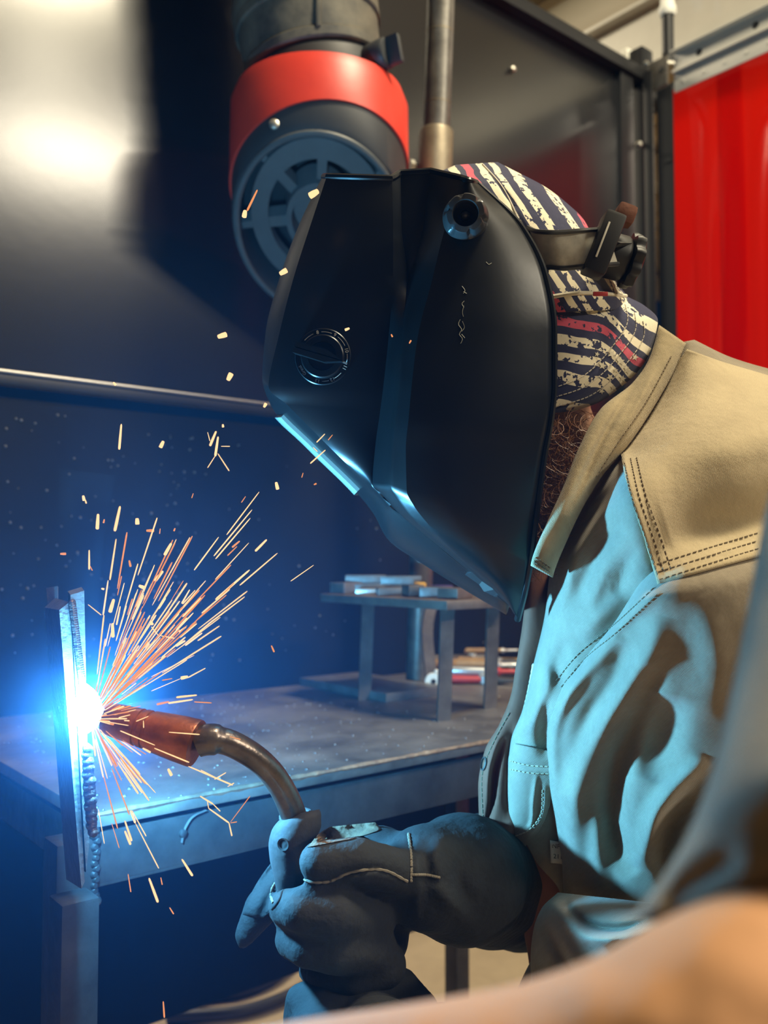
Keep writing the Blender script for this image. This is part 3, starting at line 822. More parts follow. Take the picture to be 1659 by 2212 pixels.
tp = thing('tape_roll', (q[0], q[1], ZS), 'small violet tape roll with a yellow core behind the bars', 'tape')
MB().lathe((q[0] + .012, q[1] - .012, ZS + .0005), UPZ, [(.016, 0), (.016, .014)], 24).build('roll', M_purple, tp)
MB().lathe((q[0] - .006, q[1] + .014, ZS + .0005), UPZ, [(.009, 0), (.009, .017), (.006, .018)], 20).build('core', M_yellow, tp)

# hand tools heaped behind the stand
def pliers(px, py, ang, lift, grip, label, L=.15):
    q = on_z(px, py, ZT + lift); t = thing('pliers', (q[0], q[1], ZT + lift), label, 'pliers', 'hand tools heaped on the table')
    ca, sa = math.cos(ang), math.sin(ang); ex = np.array([ca, sa, 0]); ey = np.array([-sa, ca, 0]); c = q + UPZ * .008
    for s in (-1, 1):
        MB().tube([c + ex * .01, c - ex * .03 + ey * s * .010, c - ex * .07 + ey * s * .018, c - ex * L * .75 + ey * s * .016], [.005, .0065, .0075, .006], 10).build('handle', grip, t)
        MB().tube([c - ex * .004, c + ex * .025 + ey * s * .006, c + ex * .055 + ey * s * .002], [.006, .006, .003], 8).build('jaw', M_darkt, t)
    MB().lathe(c, UPZ, [(.009, -.006), (.009, .006), (.006, .008)], 14).build('pivot', M_bright, t)
pliers(1045, 1478, -1.0, .0, M_redh, 'red handled pliers lowest in the tool heap behind the stand')
pliers(1075, 1440, -.75, .018, M_wood, 'brown handled pliers lying on the tool heap')
pliers(1020, 1430, -.2, .020, M_darkt, 'dark steel pliers at the back of the tool heap')
pliers(1100, 1455, -.5, .004, M_darkt, 'dark pliers beside the brown apron')
def bar_tool(name, px, py, ang, lift, L, r, mat, tipm, label):
    q = on_z(px, py, ZT + lift); t = thing(name, (q[0], q[1], ZT + lift), label, name.split('_')[-1], 'hand tools heaped on the table')
    ca, sa = math.cos(ang), math.sin(ang); ex = np.array([ca, sa, 0]); c = q + UPZ * (r + .001)
    MB().tube([c - ex * L * .5, c - ex * L * .45, c - ex * L * .1, c + ex * L * .2], [r * .5, r, r * .9, r * .7], 12).build('handle', mat, t)
    MB().tube([c + ex * L * .19, c + ex * L * .24, c + ex * L * .27, c + ex * L * .5], [r * .8, r * .85, r * .45, r * .4], 12).build('shaft', tipm, t)
bar_tool('wire_brush', 1030, 1450, -.72, .012, .16, .010, M_wood, M_bright, 'wooden handled wire brush across the tool heap')
bar_tool('screwdriver', 1035, 1463, -.75, .010, .14, .009, M_bright, M_redh, 'pale handled screwdriver on the tool heap')
bar_tool('chipping_hammer', 1090, 1437, -.62, .016, .17, .007, M_brass, M_darkt, 'thin brass coloured hammer shaft behind the stand leg')
bar_tool('chisel', 1000, 1418, -.45, .016, .13, .008, M_wood, M_darkt, 'short wooden handled chisel farthest back in the tool heap')
bar_tool('scriber', 1060, 1413, -.55, .020, .11, .006, M_wood, M_bright, 'slim wooden scriber on top of the tool heap')
q = on_z(936, 1490, ZT)
rg = thing('washer', (q[0], q[1], ZT), 'round pale washer with a small knob standing on the table', 'washer')
cz = np.array([q[0], q[1], ZT + .0135])
MB().lathe(cz, -gf, [(.0045, -.004), (.013, -.004), (.0135, -.002), (.0135, .002), (.013, .004), (.0045, .004)], 28).build('washer_disc', M_plast, rg)
MB().lathe(cz - gf * .0042, -gf, [(.0045, 0), (.004, .0006)], 16).build('washer_hole', M_hoodin, rg)
MB().lathe(cz + UPZ * .0155 + RT * .005, -gf, [(.003, -.003), (.0036, 0), (.002, .003)], 12).build('knob', M_plast, rg)

# cable loops on the floor behind
for k, (pts, lab) in enumerate(((((380, 2176), (440, 2152), (520, 2140), (590, 2112), (640, 2070)), 'black rubber cable loop on the floor, upper of two'), (((360, 2196), (440, 2192), (530, 2182), (600, 2160), (680, 2120)), 'black rubber cable loop on the floor, lower of two'))):
    l3 = np.array([on_z(x, y, .016) for x, y in smooth_line(pts, 30)])
    tag(MB().tube(l3 + UPZ * .0, .013, 10).build('cable', M_rubber), lab, 'cable', 'cable loops on the floor')

# ------------------------------------------------------------------ welding torch
to = thing('welding_torch', tuple(P(640, 1790, .62 + SH)), 'copper nozzled welding torch with curved neck in the glove', 'torch')
n0, n1 = P(232, 1551, .648 + SH), P(424, 1606, .636 + SH); na = n1 - n0; nl = np.linalg.norm(na); na /= nl
pxm = (.65 + SH) / F
MB().lathe(n0, na, [(.008, .012), (28 * pxm, .002), (33 * pxm, 0), (36 * pxm, nl * .10), (38 * pxm, nl * .28), (40 * pxm, nl * .36), (37 * pxm, nl * .37), (37 * pxm, nl * .40), (41 * pxm, nl * .41), (41 * pxm, nl * .455), (38 * pxm, nl * .465), (38 * pxm, nl * .49), (42 * pxm, nl * .50), (48 * pxm, nl * .8), (50 * pxm, nl * .98), (49 * pxm, nl), (26 * pxm, nl)], 48).build('nozzle', M_copper, to)
MB().lathe(n0, na, [(.0035, .002), (.004, .006), (.005, .02)], 16).build('contact_tip', M_copper, to)
path = [P(424, 1606, .593), P(445, 1598, .594), P(480, 1600, .597), P(530, 1622, .602), P(580, 1662, .608), P(614, 1712, .615), P(634, 1760, .621), P(646, 1800, .626)]
path = smooth_line(path, 50); rad = np.interp(np.linspace(0, 1, 50), [0, .05, .12, .14, .5, 1], [30 * pxm, 33 * pxm, 33 * pxm, 28 * pxm, 27 * pxm, 29 * pxm])
MB().tube(path, rad, 28).build('neck', M_neck, to)
hd = loft('handle', [(620, 1762, 690, 1748, .626, .626, .012, .012), (608, 1768, 694, 1760, .626, .626, .016, .015), (586, 1796, 694, 1782, .626, .626, .020, .02), (580, 1826, 684, 1810, .626, .626, .022, .02), (582, 1852, 672, 1840, .626, .626, .022, .02), (590, 1890, 672, 1880, .626, .626, .021, .02), (600, 1940, 680, 1935, .630, .630, .016, .02), (612, 2010, 690, 2010, .640, .640, .01, .02)], M_handle, to, n=24, m=40, p=.8)
bv = bvh_of(hd)
h = hit(bv, 612, 1824); MB().lathe(h[0], h[1], [(.0042, -.003), (.0042, .0006), (.003, .0003), (.0028, -.001)], 16).build('screw', M_rubber, hd)
MB().tube([P(640 + 33 * math.cos(a), 1762 + 13 * math.sin(a) - 4 * math.cos(a), .626 - .009 * math.sin(a)) for a in np.linspace(0, 2 * PI, 30)], .0016, 8).build('collar', M_handle, hd)

# ------------------------------------------------------------------ arc and haze
ac = P(191, 1543, ARC_DEPTH)
bm = bmesh.new(); bmesh.ops.create_icosphere(bm, subdivisions=4, radius=1)
V = []
for v in bm.verts:
    c = np.array(v.co[:]); a = math.atan2(c[2], c[0])
    s = .0094 * (1 + .10 * math.sin(3 * a + .6) + .05 * math.sin(7 * a + 1.3))
    up = max(0, c[2]); 
    V.append(ac + RT * (c[0] * s * 1.05 - .001 * up) + UPZ * (c[2] * s * 1.25 + up ** 3 * .010) + gf * c[1] * s)
Fc = [tuple(v.index for v in f.verts) for f in bm.faces]; bm.free()
arc = make('welding_arc', V, Fc, M_arc, None, angle=180); tag(arc, 'blinding white welding arc at the tip of the torch nozzle', 'arc')
def vol(name, dens, color, anis=0.0, noise=None):
    m = bpy.data.materials.new(name); m.use_nodes = True; nt = m.node_tree; nt.nodes.clear()
    v = N(nt, 'ShaderNodeVolumeScatter'); v.inputs['Color'].default_value = (*color, 1); v.inputs['Density'].default_value = dens; v.inputs['Anisotropy'].default_value = anis
    o = N(nt, 'ShaderNodeOutputMaterial'); nt.links.new(v.outputs[0], o.inputs['Volume'])
    if noise:
        tc = N(nt, 'ShaderNodeTexCoord'); n = N(nt, 'ShaderNodeTexNoise', inp={'Scale': noise, 'Detail': 3})
        mp = N(nt, 'ShaderNodeMapping'); mp.inputs['Scale'].default_value = (1, 1, .35)
        nt.links.new(tc.outputs['Object'], mp.inputs['Vector']); nt.links.new(mp.outputs[0], n.inputs['Vector'])
        mr = N(nt, 'ShaderNodeMapRange', inp={'From Min': .42, 'From Max': .75, 'To Min': 0, 'To Max': dens}); nt.links.new(n.outputs['Fac'], mr.inputs['Value'])
        nt.links.new(mr.outputs[0], v.inputs['Density'])
    return m
M_haze = vol('blue welding haze with lens veil', .02, (.10, .40, 1.0))  # smoke haze that also stands in for lens flare and bloom
nt = M_haze.node_tree
tcx = N(nt, 'ShaderNodeTexCoord'); gr = N(nt, 'ShaderNodeTexGradient', gradient_type='SPHERICAL'); mpx = N(nt, 'ShaderNodeMapping'); mpx.inputs['Scale'].default_value = (1.7, 1.7, 1.7)
nt.links.new(tcx.outputs['Object'], mpx.inputs['Vector']); nt.links.new(mpx.outputs[0], gr.inputs[0])
mlx = N(nt, 'ShaderNodeMath', operation='MULTIPLY'); pwx = N(nt, 'ShaderNodeMath', operation='POWER'); pwx.inputs[1].default_value = 1.8; nt.links.new(gr.outputs[0], pwx.inputs[0]); nt.links.new(pwx.outputs[0], mlx.inputs[0]); mlx.inputs[1].default_value = .11
nt.links.new(mlx.outputs[0], [n for n in nt.nodes if n.type == 'VOLUME_SCATTER'][0].inputs['Density'])
M_smoke = vol('welding smoke', .5, (.5, .7, 1.0), noise=34)
bm = bmesh.new(); bmesh.ops.create_icosphere(bm, subdivisions=4, radius=.58); hzc = ac + RT * .06 + UPZ * .06
hz_ = make('haze', [np.array(v.co[:]) + hzc for v in bm.verts], [tuple(v.index for v in f.verts) for f in bm.faces], M_haze, None, angle=180, base=hzc); bm.free(); stuff(hz_); tag(hz_, 'thin blue welding haze with lens veil filling the booth', 'haze')
sp = []
for (px, py, r) in ((192, 1500, 14), (188, 1420, 24), (180, 1330, 32), (176, 1230, 40), (178, 1130, 48), (190, 1020, 56)): sp.append((P(px, py, .69 + SH), r * .69 / F))
M_bloom = vol('arc bloom', 1.0, (.30, .50, 1.0)); nt = M_bloom.node_tree  # added volume imitating lens bloom round the arc
tcx = N(nt, 'ShaderNodeTexCoord'); gr = N(nt, 'ShaderNodeTexGradient', gradient_type='SPHERICAL'); mpx = N(nt, 'ShaderNodeMapping'); mpx.inputs['Scale'].default_value = (14, 14, 14)
nt.links.new(tcx.outputs['Object'], mpx.inputs['Vector']); nt.links.new(mpx.outputs[0], gr.inputs[0])
mlx = N(nt, 'ShaderNodeMath', operation='MULTIPLY'); mlx.inputs[1].default_value = .30; nt.links.new(gr.outputs[0], mlx.inputs[0])
nt.links.new(mlx.outputs[0], [n for n in nt.nodes if n.type == 'VOLUME_SCATTER'][0].inputs['Density'])
bm = bmesh.new(); bmesh.ops.create_icosphere(bm, subdivisions=3, radius=.072)
fu = make('bloom_cloud', [np.array(v.co[:]) + ac for v in bm.verts], [tuple(v.index for v in f.verts) for f in bm.faces], M_bloom, None, angle=180, base=ac); bm.free()
stuff(fu); tag(fu, 'added blue bloom glow around the welding arc', 'smoke')
mb = MB(); mb.tube(smooth_line([q[0] for q in sp], 20), np.interp(np.linspace(0, 1, 20), np.linspace(0, 1, 6), [q[1] for q in sp]), 20)
sm = mb.build('smoke_plume', M_smoke); stuff(sm); tag(sm, 'pale blue smoke rising from the welding arc', 'smoke')

# ------------------------------------------------------------------ person: body under the clothes
per = thing('person', (1.05, .12, 0), 'person bending over the table in khaki jacket, printed cap and welding gloves', 'person')
def Q(px, py, d, r): return (P(px, py, d), r)
hipc = P(1990, 1560, .88)
foot_l = np.array([hipc[0] - .02, hipc[1] - .14, .06]); foot_r = np.array([hipc[0] + .05, hipc[1] + .16, .06])
chain = lambda *q: list(q)
body = remeshed('body', [
    chain(Q(1065, 545, .72, .052), Q(1035, 690, .72, .052), Q(990, 840, .72, .045), Q(985, 910, .72, .032)),          # skull to chin
    chain(Q(1080, 550, .72, .052), Q(1120, 610, .72, .050)),
    chain(Q(925, 775, .72, .016), Q(910, 800, .72, .013)),                                                        # nose
    chain(Q(1110, 700, .665, .012), Q(1105, 725, .663, .010)), chain(Q(1110, 700, .775, .012), Q(1105, 725, .777, .010)),  # ears
    chain(Q(1140, 700, .72, .045), Q(1215, 930, .76, .026), Q(1400, 1080, .775, .026)),                              # neck
    chain(Q(1450, 1150, .72, .07), Q(1640, 1330, .78, .085), Q(1830, 1480, .84, .09), (hipc, .10)),
    chain(Q(1560, 1200, .66, .04), Q(1520, 1450, .68, .03), Q(1540, 1700, .715, .026), Q(1660, 1800, .62, .014), Q(1730, 1880, .40, .010), Q(1800, 2180, .215, .014), Q(1300, 2330, .205, .014), Q(900, 2400, .25, .015), Q(790, 2290, .54, .024)),
    chain(Q(1400, 1250, .88, .055), Q(1300, 1600, .86, .042), Q(1180, 1890, .86, .036), Q(1000, 1900, .68, .020), Q(840, 1940, .655, .016)),
    chain((hipc + RT * .0 - gf * .09, .085), ((hipc - gf * .12 + np.array([-.05, -.02, -.42])), .06), (foot_l + UPZ * .04, .042)),
    chain((hipc + gf * .09, .085), ((hipc + gf * .12 + np.array([-.05, .02, -.42])), .06), (foot_r + UPZ * .04, .042)),
], .0075, M_skin, per, smooth=4)
remeshed('trousers', [
    chain((hipc + RT * .02, .125), (hipc - RT * .06 + UPZ * -.02, .11)),
    chain((hipc - gf * .09, .105), ((hipc - gf * .12 + np.array([-.05, -.02, -.42])), .078), (foot_l + UPZ * .05, .062)),
    chain((hipc + gf * .09, .105), ((hipc + gf * .12 + np.array([-.05, .02, -.42])), .078), (foot_r + UPZ * .05, .062))], .012, M_trousers, per)
for ft in (foot_l, foot_r):
    remeshed('boot', [chain((ft + UPZ * .0, .055), (ft - RT * .08 - UPZ * .012, .046), (ft - RT * .17 - UPZ * .02, .038)), chain((ft, .055), (ft + UPZ * .08, .060))], .009, M_boot, per)

# ------------------------------------------------------------------ jacket
torso_rows = [
    (1478, 738, 1500, 734, .70, .70, .01, .02),
    (1455, 790, 1580, 772, .71, .72, .04, .05),
    (1400, 885, 1720, 812, .72, .74, .085, .09),
    (1345, 962, 1860, 850, .72, .76, .13, .13),
    (1296, 1030, 1960, 900, .72, .78, .16, .15),
    (1236, 1128, 2040, 980, .72, .80, .17, .17),
    (1188, 1235, 2100, 1080, .72, .82, .17, .18),
    (1178, 1320, 2140, 1180, .72, .83, .165, .18),
    (1151, 1440, 2170, 1310, .72, .84, .15, .17),
    (1128, 1535, 2170, 1420, .72, .84, .14, .16),
    (1102, 1600, 2170, 1520, .725, .85, .105, .16),
    (1092, 1680, 2150, 1650, .725, .86, .085, .15),
    (1092, 1790, 2100, 1790, .725, .86, .06, .15),
    (1116, 1855, 2030, 1890, .725, .86, .05, .14),
    (1170, 1930, 1900, 1980, .73, .86, .04, .12),
    (1215, 2040, 1700, 2060, .73, .82, .05, .09)]
tfolds = [
    ([(1340, 968), (1292, 1030), (1246, 1108), (1210, 1186), (1188, 1258)], 13, .006),
    ([(1347, 1005), (1305, 1074), (1256, 1144), (1228, 1203), (1206, 1290)], 9, -.008),
    ([(1330, 1085), (1277, 1144), (1242, 1203), (1222, 1273), (1200, 1350)], 12, .007),
    ([(1340, 1130), (1296, 1180), (1266, 1240), (1240, 1310)], 10, -.005),
    ([(1352, 1160), (1320, 1210), (1292, 1270), (1270, 1330)], 13, .005),
    ([(1376, 1180), (1350, 1230), (1330, 1290)], 10, -.006),
    ([(1190, 1390), (1205, 1440), (1215, 1490)], 18, -.006),
    ([(1165, 1420), (1180, 1470), (1160, 1530), (1150, 1580)], 14, .008),
    ([(1184, 1500), (1174, 1570), (1184, 1640)], 16, -.009),
    ([(1215, 1380), (1222, 1440)], 14, -.004),
    ([(1250, 1380), (1300, 1330), (1350, 1290)], 20, .006),
    ([(1322, 900), (1330, 950), (1344, 1003), (1364, 1085), (1394, 1180), (1418, 1262), (1440, 1330)], 62, .026)]
jk = loft('jacket', torso_rows, M_jacket, per, n=110, nb=24, m=200, p=.7, folds=tfolds, wob=.002, seed=3)
sleeve_rows = [
    (1445, 1150, 1840, 1050, .630, .66, .02, .05),
    (1400, 1222, 1860, 1130, .606, .655, .055, .08),
    (1362, 1290, 1870, 1230, .602, .655, .075, .09),
    (1325, 1345, 1860, 1340, 0.6248, 0.6339, 0.078, 0.09),
    (1250, 1432, 1840, 1450, 0.6504, 0.6182, 0.07, 0.085),
    (1190, 1515, 1800, 1560, 0.667, 0.62, 0.062, 0.08),
    (1181, 1600, 1760, 1650, 0.678, 0.625, 0.056, 0.075),
    (1185, 1690, 1720, 1740, 0.688, 0.63, 0.05, 0.07),
    (1200, 1780, 1690, 1830, 0.698, 0.635, 0.046, 0.065),
    (1214, 1870, 1650, 1910, 0.706, 0.64, 0.042, 0.06),
    (1218, 1930, 1620, 1960, 0.712, 0.645, 0.036, 0.055),
    (1245, 1985, 1560, 2010, 0.717, 0.645, 0.02, 0.04)]
sfolds = [
    ([(1426, 1275), (1320, 1368), (1256, 1423), (1200, 1493)], 13, .006),
    ([(1345, 1372), (1300, 1415), (1256, 1461), (1208, 1530), (1188, 1589), (1188, 1658), (1203, 1749), (1222, 1818)], 17, .013),
    ([(1352, 1388), (1332, 1475), (1286, 1543), (1250, 1635), (1230, 1720)], 28, -.017),
    ([(1426, 1330), (1400, 1415), (1350, 1484), (1295, 1566), (1260, 1635), (1242, 1703), (1238, 1795), (1250, 1900)], 28, .018),
    ([(1415, 1440), (1362, 1570), (1330, 1680), (1322, 1772), (1345, 1850), (1370, 1890)], 26, -.020),
    ([(1440, 1500), (1420, 1600), (1400, 1690)], 45, -.020),
    ([(1530, 1640), (1460, 1703), (1418, 1758), (1400, 1818), (1378, 1875)], 22, .020),
    ([(1500, 1730), (1450, 1790), (1440, 1860), (1450, 1930)], 22, -.014),
    ([(1570, 1700), (1520, 1790), (1500, 1870)], 22, .012),
    ([(1300, 1750), (1290, 1830), (1300, 1910), (1330, 1960)], 18, .006),
    ([(1210, 1900), (1240, 1930), (1290, 1955)], 12, -.004),
    ([(1500, 1290), (1545, 1400), (1530, 1560)], 40, .006)]
slv = loft('sleeve', sleeve_rows, M_jacket, jk, n=120, nb=24, m=220, p=.8, folds=sfolds, wob=.002, seed=9)
lower_rows = [
    (1205, 1928, 1500, 1960, .655, .58, .012, .03),
    (1170, 1962, 1560, 1985, .645, .55, .038, .05),
    (1152, 2010, 1600, 2010, .64, .53, .046, .06),
    (1146, 2070, 1600, 2060, .64, .52, .048, .06),
    (1148, 2140, 1560, 2120, .64, .52, .046, .06),
    (1150, 2230, 1540, 2200, .65, .52, .04, .06),
    (1160, 2330, 1520, 2300, .66, .52, .03, .04)]
lfolds = [
    ([(1182, 1950), (1222, 1985), (1262, 2022), (1325, 2030), (1420, 2004)], 15, .012),
    ([(1215, 1940), (1240, 1975), (1290, 2002), (1345, 2006), (1415, 1982)], 9, -.012),
    ([(1175, 1985), (1200, 2040), (1235, 2100), (1262, 2160)], 14, -.010),
    ([(1195, 1980), (1225, 2050), (1262, 2110), (1300, 2180)], 12, .006),
    ([(1320, 2040), (1380, 2060), (1440, 2040)], 22, -.012)]
lows = loft('forearm_sleeve', lower_rows, M_jacket, jk, n=90, nb=20, m=110, folds=lfolds, wob=.0015, seed=4)
loft('far_sleeve', [(1160, 2050, 1215, 2050, .70, .70, .01, .02), (1125, 2120, 1230, 2110, .70, .70, .03, .03), (1104, 2180, 1240, 2170, .70, .70, .04, .04), (1090, 2300, 1260, 2300, .70, .70, .03, .04)], M_jacket, jk, n=30, m=40,
     folds=[([(1160, 2090), (1135, 2140), (1118, 2200)], 8, -.006)])
BT = bvh_of(jk, slv)
BS = bvh_of(slv); BJ = bvh_of(jk)
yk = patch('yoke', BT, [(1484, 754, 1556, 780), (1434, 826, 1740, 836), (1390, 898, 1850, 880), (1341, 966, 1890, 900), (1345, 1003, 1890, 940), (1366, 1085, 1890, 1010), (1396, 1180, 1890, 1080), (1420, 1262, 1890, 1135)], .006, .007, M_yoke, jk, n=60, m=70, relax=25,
           folds=[([(1356, 985), (1372, 1060), (1402, 1150), (1432, 1245)], 4, -.0022), ([(1368, 983), (1386, 1060), (1416, 1150), (1446, 1240)], 4, -.0022), ([(1381, 981), (1400, 1060), (1431, 1150), (1461, 1235)], 5, -.0024),
                  ([(1425, 1244), (1520, 1213), (1640, 1176), (1800, 1125)], 4, -.0022), ([(1420, 1226), (1515, 1196), (1640, 1158), (1800, 1108)], 5, -.0024), ([(1560, 800), (1500, 880), (1400, 980)], 40, .004)])
# fill the step between yoke and sleeve with a rolled seam
BY = bvh_of(yk, slv, jk)
thr = MB()
for pl_ in ([(1349, 1000), (1366, 1075), (1396, 1165), (1424, 1250)], [(1362, 990), (1379, 1065), (1409, 1155), (1436, 1240)], [(1375, 988), (1393, 1062), (1424, 1152), (1452, 1235)],
            [(1424, 1252), (1520, 1221), (1640, 1184)], [(1422, 1235), (1518, 1205), (1640, 1167)], [(1420, 1218), (1515, 1188), (1640, 1150)],
            [(1412, 1270), (1318, 1357), (1250, 1412), (1195, 1478)], [(1420, 1284), (1326, 1371), (1262, 1424), (1206, 1492)]):
    l = drape_line(BY, pl_, .0006, 60); stitches(thr, l, .0004, .0024, .0016)
stuff(thr.build('stitching', M_thread, jk))
# collar
c_rows = [(1424, 702, 1482, 742, .69, .69, .012, .02), (1402, 775, 1460, 795, .675, .68, .014, .02), (1368, 825, 1412, 880, .66, .660, .014, .02), (1296, 885, 1360, 958, .645, .64, .016, .02),
          (1250, 968, 1296, 1035, .630, .63, .016, .02), (1212, 1062, 1254, 1106, .620, .625, .016, .02), (1180, 1132, 1224, 1170, .615, .625, .014, .02), (1148, 1212, 1196, 1240, .610, .625, .010, .014), (1146, 1222, 1194, 1248, .610, .625, .006, .008)]
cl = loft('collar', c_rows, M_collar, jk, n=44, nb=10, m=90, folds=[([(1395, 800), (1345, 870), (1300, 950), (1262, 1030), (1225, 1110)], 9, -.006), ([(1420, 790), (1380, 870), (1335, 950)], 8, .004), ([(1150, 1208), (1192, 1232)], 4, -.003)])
bc = bvh_of(cl)
thr = MB()
for pl_ in ([(1154, 1214), (1190, 1238)], [(1450, 770), (1395, 870), (1340, 950), (1285, 1035)], [(1156, 1205), (1190, 1228)]):
    stitches(thr, drape_line(bc, pl_, .0006, 40), .0005, .0024, .0012)
stuff(thr.build('collar_stitching', M_thread, jk))
# pocket with pointed flap, frayed front edge, care label
pk = patch('pocket', BJ, [(1111, 1606, 1184, 1622), (1098, 1640, 1188, 1650), (1097, 1720, 1190, 1720), (1098, 1780, 1178, 1768), (1108, 1812, 1160, 1800), (1124, 1834, 1134, 1829)], .006, .006, M_jacket, jk, n=34, m=50,
           folds=[([(1098, 1646), (1150, 1656), (1190, 1660)], 5, -.003), ([(1160, 1665), (1152, 1730), (1146, 1785), (1120, 1815)], 5, .003), ([(1178, 1690), (1172, 1760), (1130, 1820)], 5, .003)])
bp_ = bvh_of(pk, jk)
thr = MB()
for pl_ in ([(1102, 1644), (1145, 1654), (1186, 1656)], [(1102, 1662), (1145, 1670), (1186, 1672)], [(1114, 1806), (1140, 1795), (1164, 1768), (1172, 1700)]):
    stitches(thr, drape_line(bp_, pl_, .0008, 40), .0005, .0024, .0012)
stuff(thr.build('pocket_stitching', M_seam, jk))
se = [P(x, y, .715 - .012) for x, y in smooth_line([(1153, 1434), (1143, 1490), (1131, 1540), (1122, 1572), (1112, 1600)], 40)]
MB().tube(se, [.0009 + .0005 * abs(math.sin(k * 1.9)) for k in range(40)], 7).build('frayed_edge', M_selvedge, jk)
lb = patch('care_label', BJ, [(1188, 1815, 1228, 1822), (1190, 1864, 1228, 1868)], .003, .001, M_selvedge, jk, n=6, m=6)

# foreground: near elbow and tan leather forearm of the same arm
el_rows = [(1700, 960, 2100, 900, .38, .36, .04, .05), (1650, 1120, 2250, 1000, .36, .34, .06, .06), (1618, 1300, 2350, 1250, .34, .32, .07, .07), (1585, 1470, 2400, 1450, .32, .30, .07, .07),
           (1545, 1640, 2420, 1640, .30, .28, .07, .06), (1490, 1790, 2400, 1800, .29, .27, .06, .06), (1420, 1910, 2350, 1950, .285, .26, .05, .05), (1360, 1985, 2300, 2080, .28, .26, .03, .03)]
NEAR = lambda rows: [tuple(q[:4]) + tuple(v * .66 for v in q[4:]) for q in rows]
loft('elbow_sleeve', NEAR(el_rows), M_jacket, jk, n=60, nb=16, m=70, wob=.0006, p=.6, seed=6, folds=[([(1600, 1850), (1500, 1900), (1420, 1960)], 30, -.005)])
fc = loft('leather_forearm', NEAR([(2400, 1700, 2400, 2500, .27, .25, .03, .05), (2100, 1790, 2200, 2560, .265, .24, .045, .05), (1800, 1850, 1950, 2580, .262, .235, .05, .05), (1600, 1905, 1700, 2580, .26, .235, .05, .05), (1420, 1990, 1500, 2570, .265, .24, .05, .05), (1280, 2068, 1320, 2560, .27, .25, .048, .05), (1100, 2128, 1120, 2550, .285, .26, .046, .05),
          (900, 2165, 900, 2540, .30, .28, .044, .05), (640, 2205, 640, 2530, .33, .31, .04, .05), (400, 2250, 400, 2520, .36, .34, .03, .04)]), M_tan, per, n=60, nb=16, m=80, wob=.0004, p=.7, seed=2)

# leather apron under the jacket
ap_rows = [(1150, 1200, 1230, 1200, .730, .765, .01, .02), (1136, 1290, 1260, 1290, .730, .765, .03, .04), (1127, 1360, 1280, 1360, .730, .765, .035, .05), (1114, 1440, 1300, 1440, .730, .775, .03, .06), (1104, 1500, 1300, 1500, .730, .775, .03, .06), (1080, 1562, 1300, 1565, .730, .775, .035, .07), (1046, 1625, 1300, 1640, .730, .775, .04, .08),
           (1033, 1700, 1300, 1710, .730, .775, .045, .08), (1036, 1790, 1300, 1800, .730, .775, .045, .08), (1062, 1872, 1300, 1880, .730, .775, .045, .08), (1104, 1950, 1300, 1960, .730, .775, .04, .07), (1132, 2020, 1290, 2030, .730, .775, .035, .06), (1146, 2110, 1290, 2110, .730, .775, .03, .06), (1160, 2300, 1300, 2300, .730, .775, .02, .05)]
apn = loft('apron', ap_rows, M_leather, per, n=70, nb=16, m=120, p=.5, folds=[([(1090, 1590), (1070, 1660), (1062, 1740), (1044, 1800)], 6, -.008), ([(1078, 1590), (1056, 1660), (1050, 1740)], 7, .004), ([(1120, 1760), (1085, 1830), (1078, 1880), (1110, 1950)], 14, .008), ([(1100, 1560), (1110, 1650), (1100, 1760)], 12, -.006), ([(1130, 1880), (1140, 1960)], 8, -.006)])
ba = bvh_of(apn)
h = hit(ba, 1046, 1650); MB().lathe(h[0], h[1], [(.0055, -.003), (.0055, .001), (.0042, .0014), (.004, -.001)], 16).build('rivet', M_darkt, apn)
l = drape_line(ba, [(1100, 1540), (1066, 1604), (1044, 1660), (1042, 1740), (1046, 1800)], .0008, 50); thr = MB(); stitches(thr, l, .0005, .003, .0012); stuff(thr.build('apron_stitching', M_thread, apn))

# beard: curly strands between helmet, cap and collar
mb = MB(); br_ = random.Random(3)
for k in range(1500):
    t = br_.random() ** .8
    y = 890 + t * 320; xl = 1186 - t * 50 - 8; xr = 1292 - t * 112
    x = xl + (xr - xl) * br_.random()
    d = br_.uniform(.640, .69); p0 = P(x, y, d); a = br_.uniform(0, 6.28); rr_ = br_.uniform(.002, .0075); pts = []
    dirv = UPZ * br_.uniform(-1, .1) + RT * br_.uniform(-.7, .5) + FW * br_.uniform(-.4, .3)
    turns = br_.uniform(2, 7)
    for j in range(11):
        s = j / 10; pts.append(p0 + dirv * .016 * s + rr_ * (math.cos(a + turns * s) * RT + math.sin(a + turns * s) * (UP * .8 + FW * .4)))
    mb.tube(pts, [.00016] * 10 + [.00005], 3, cap=False)
bd = stuff(mb.build('beard', M_hair, per))

# ------------------------------------------------------------------ printed cap
dirS = np.array([.80, -.60])
def stripe_crown(px, py, u, v): return (px * .83 - py * .55) / 150.0 + 4
cap_rows = [(985, 356, 1075, 350, .72, .72, .01, .01), (950, 372, 1110, 368, .72, .72, .035, .035), (930, 395, 1172, 400, .72, .72, .062, .062), (920, 440, 1226, 440, .72, .72, .070, .07), (930, 490, 1262, 476, .72, .72, .076, .08),
            (960, 550, 1292, 540, .72, .72, .078, .08), (1000, 600, 1322, 595, .72, .72, .078, .08), (1040, 640, 1352, 636, .72, .72, .078, .08), (1060, 660, 1362, 650, .72, .72, .074, .08), (1080, 680, 1360, 668, .72, .72, .07, .07)]
cap = loft('cap', cap_rows, M_cap, per, n=70, nb=40, m=90, p=.75, folds=[([(1040, 352), (1085, 405), (1120, 470), (1150, 540)], 3, -.003), ([(1150, 420), (1200, 460)], 20, .002)], wob=.0012, attr={'stripe': stripe_crown}, angle=180)
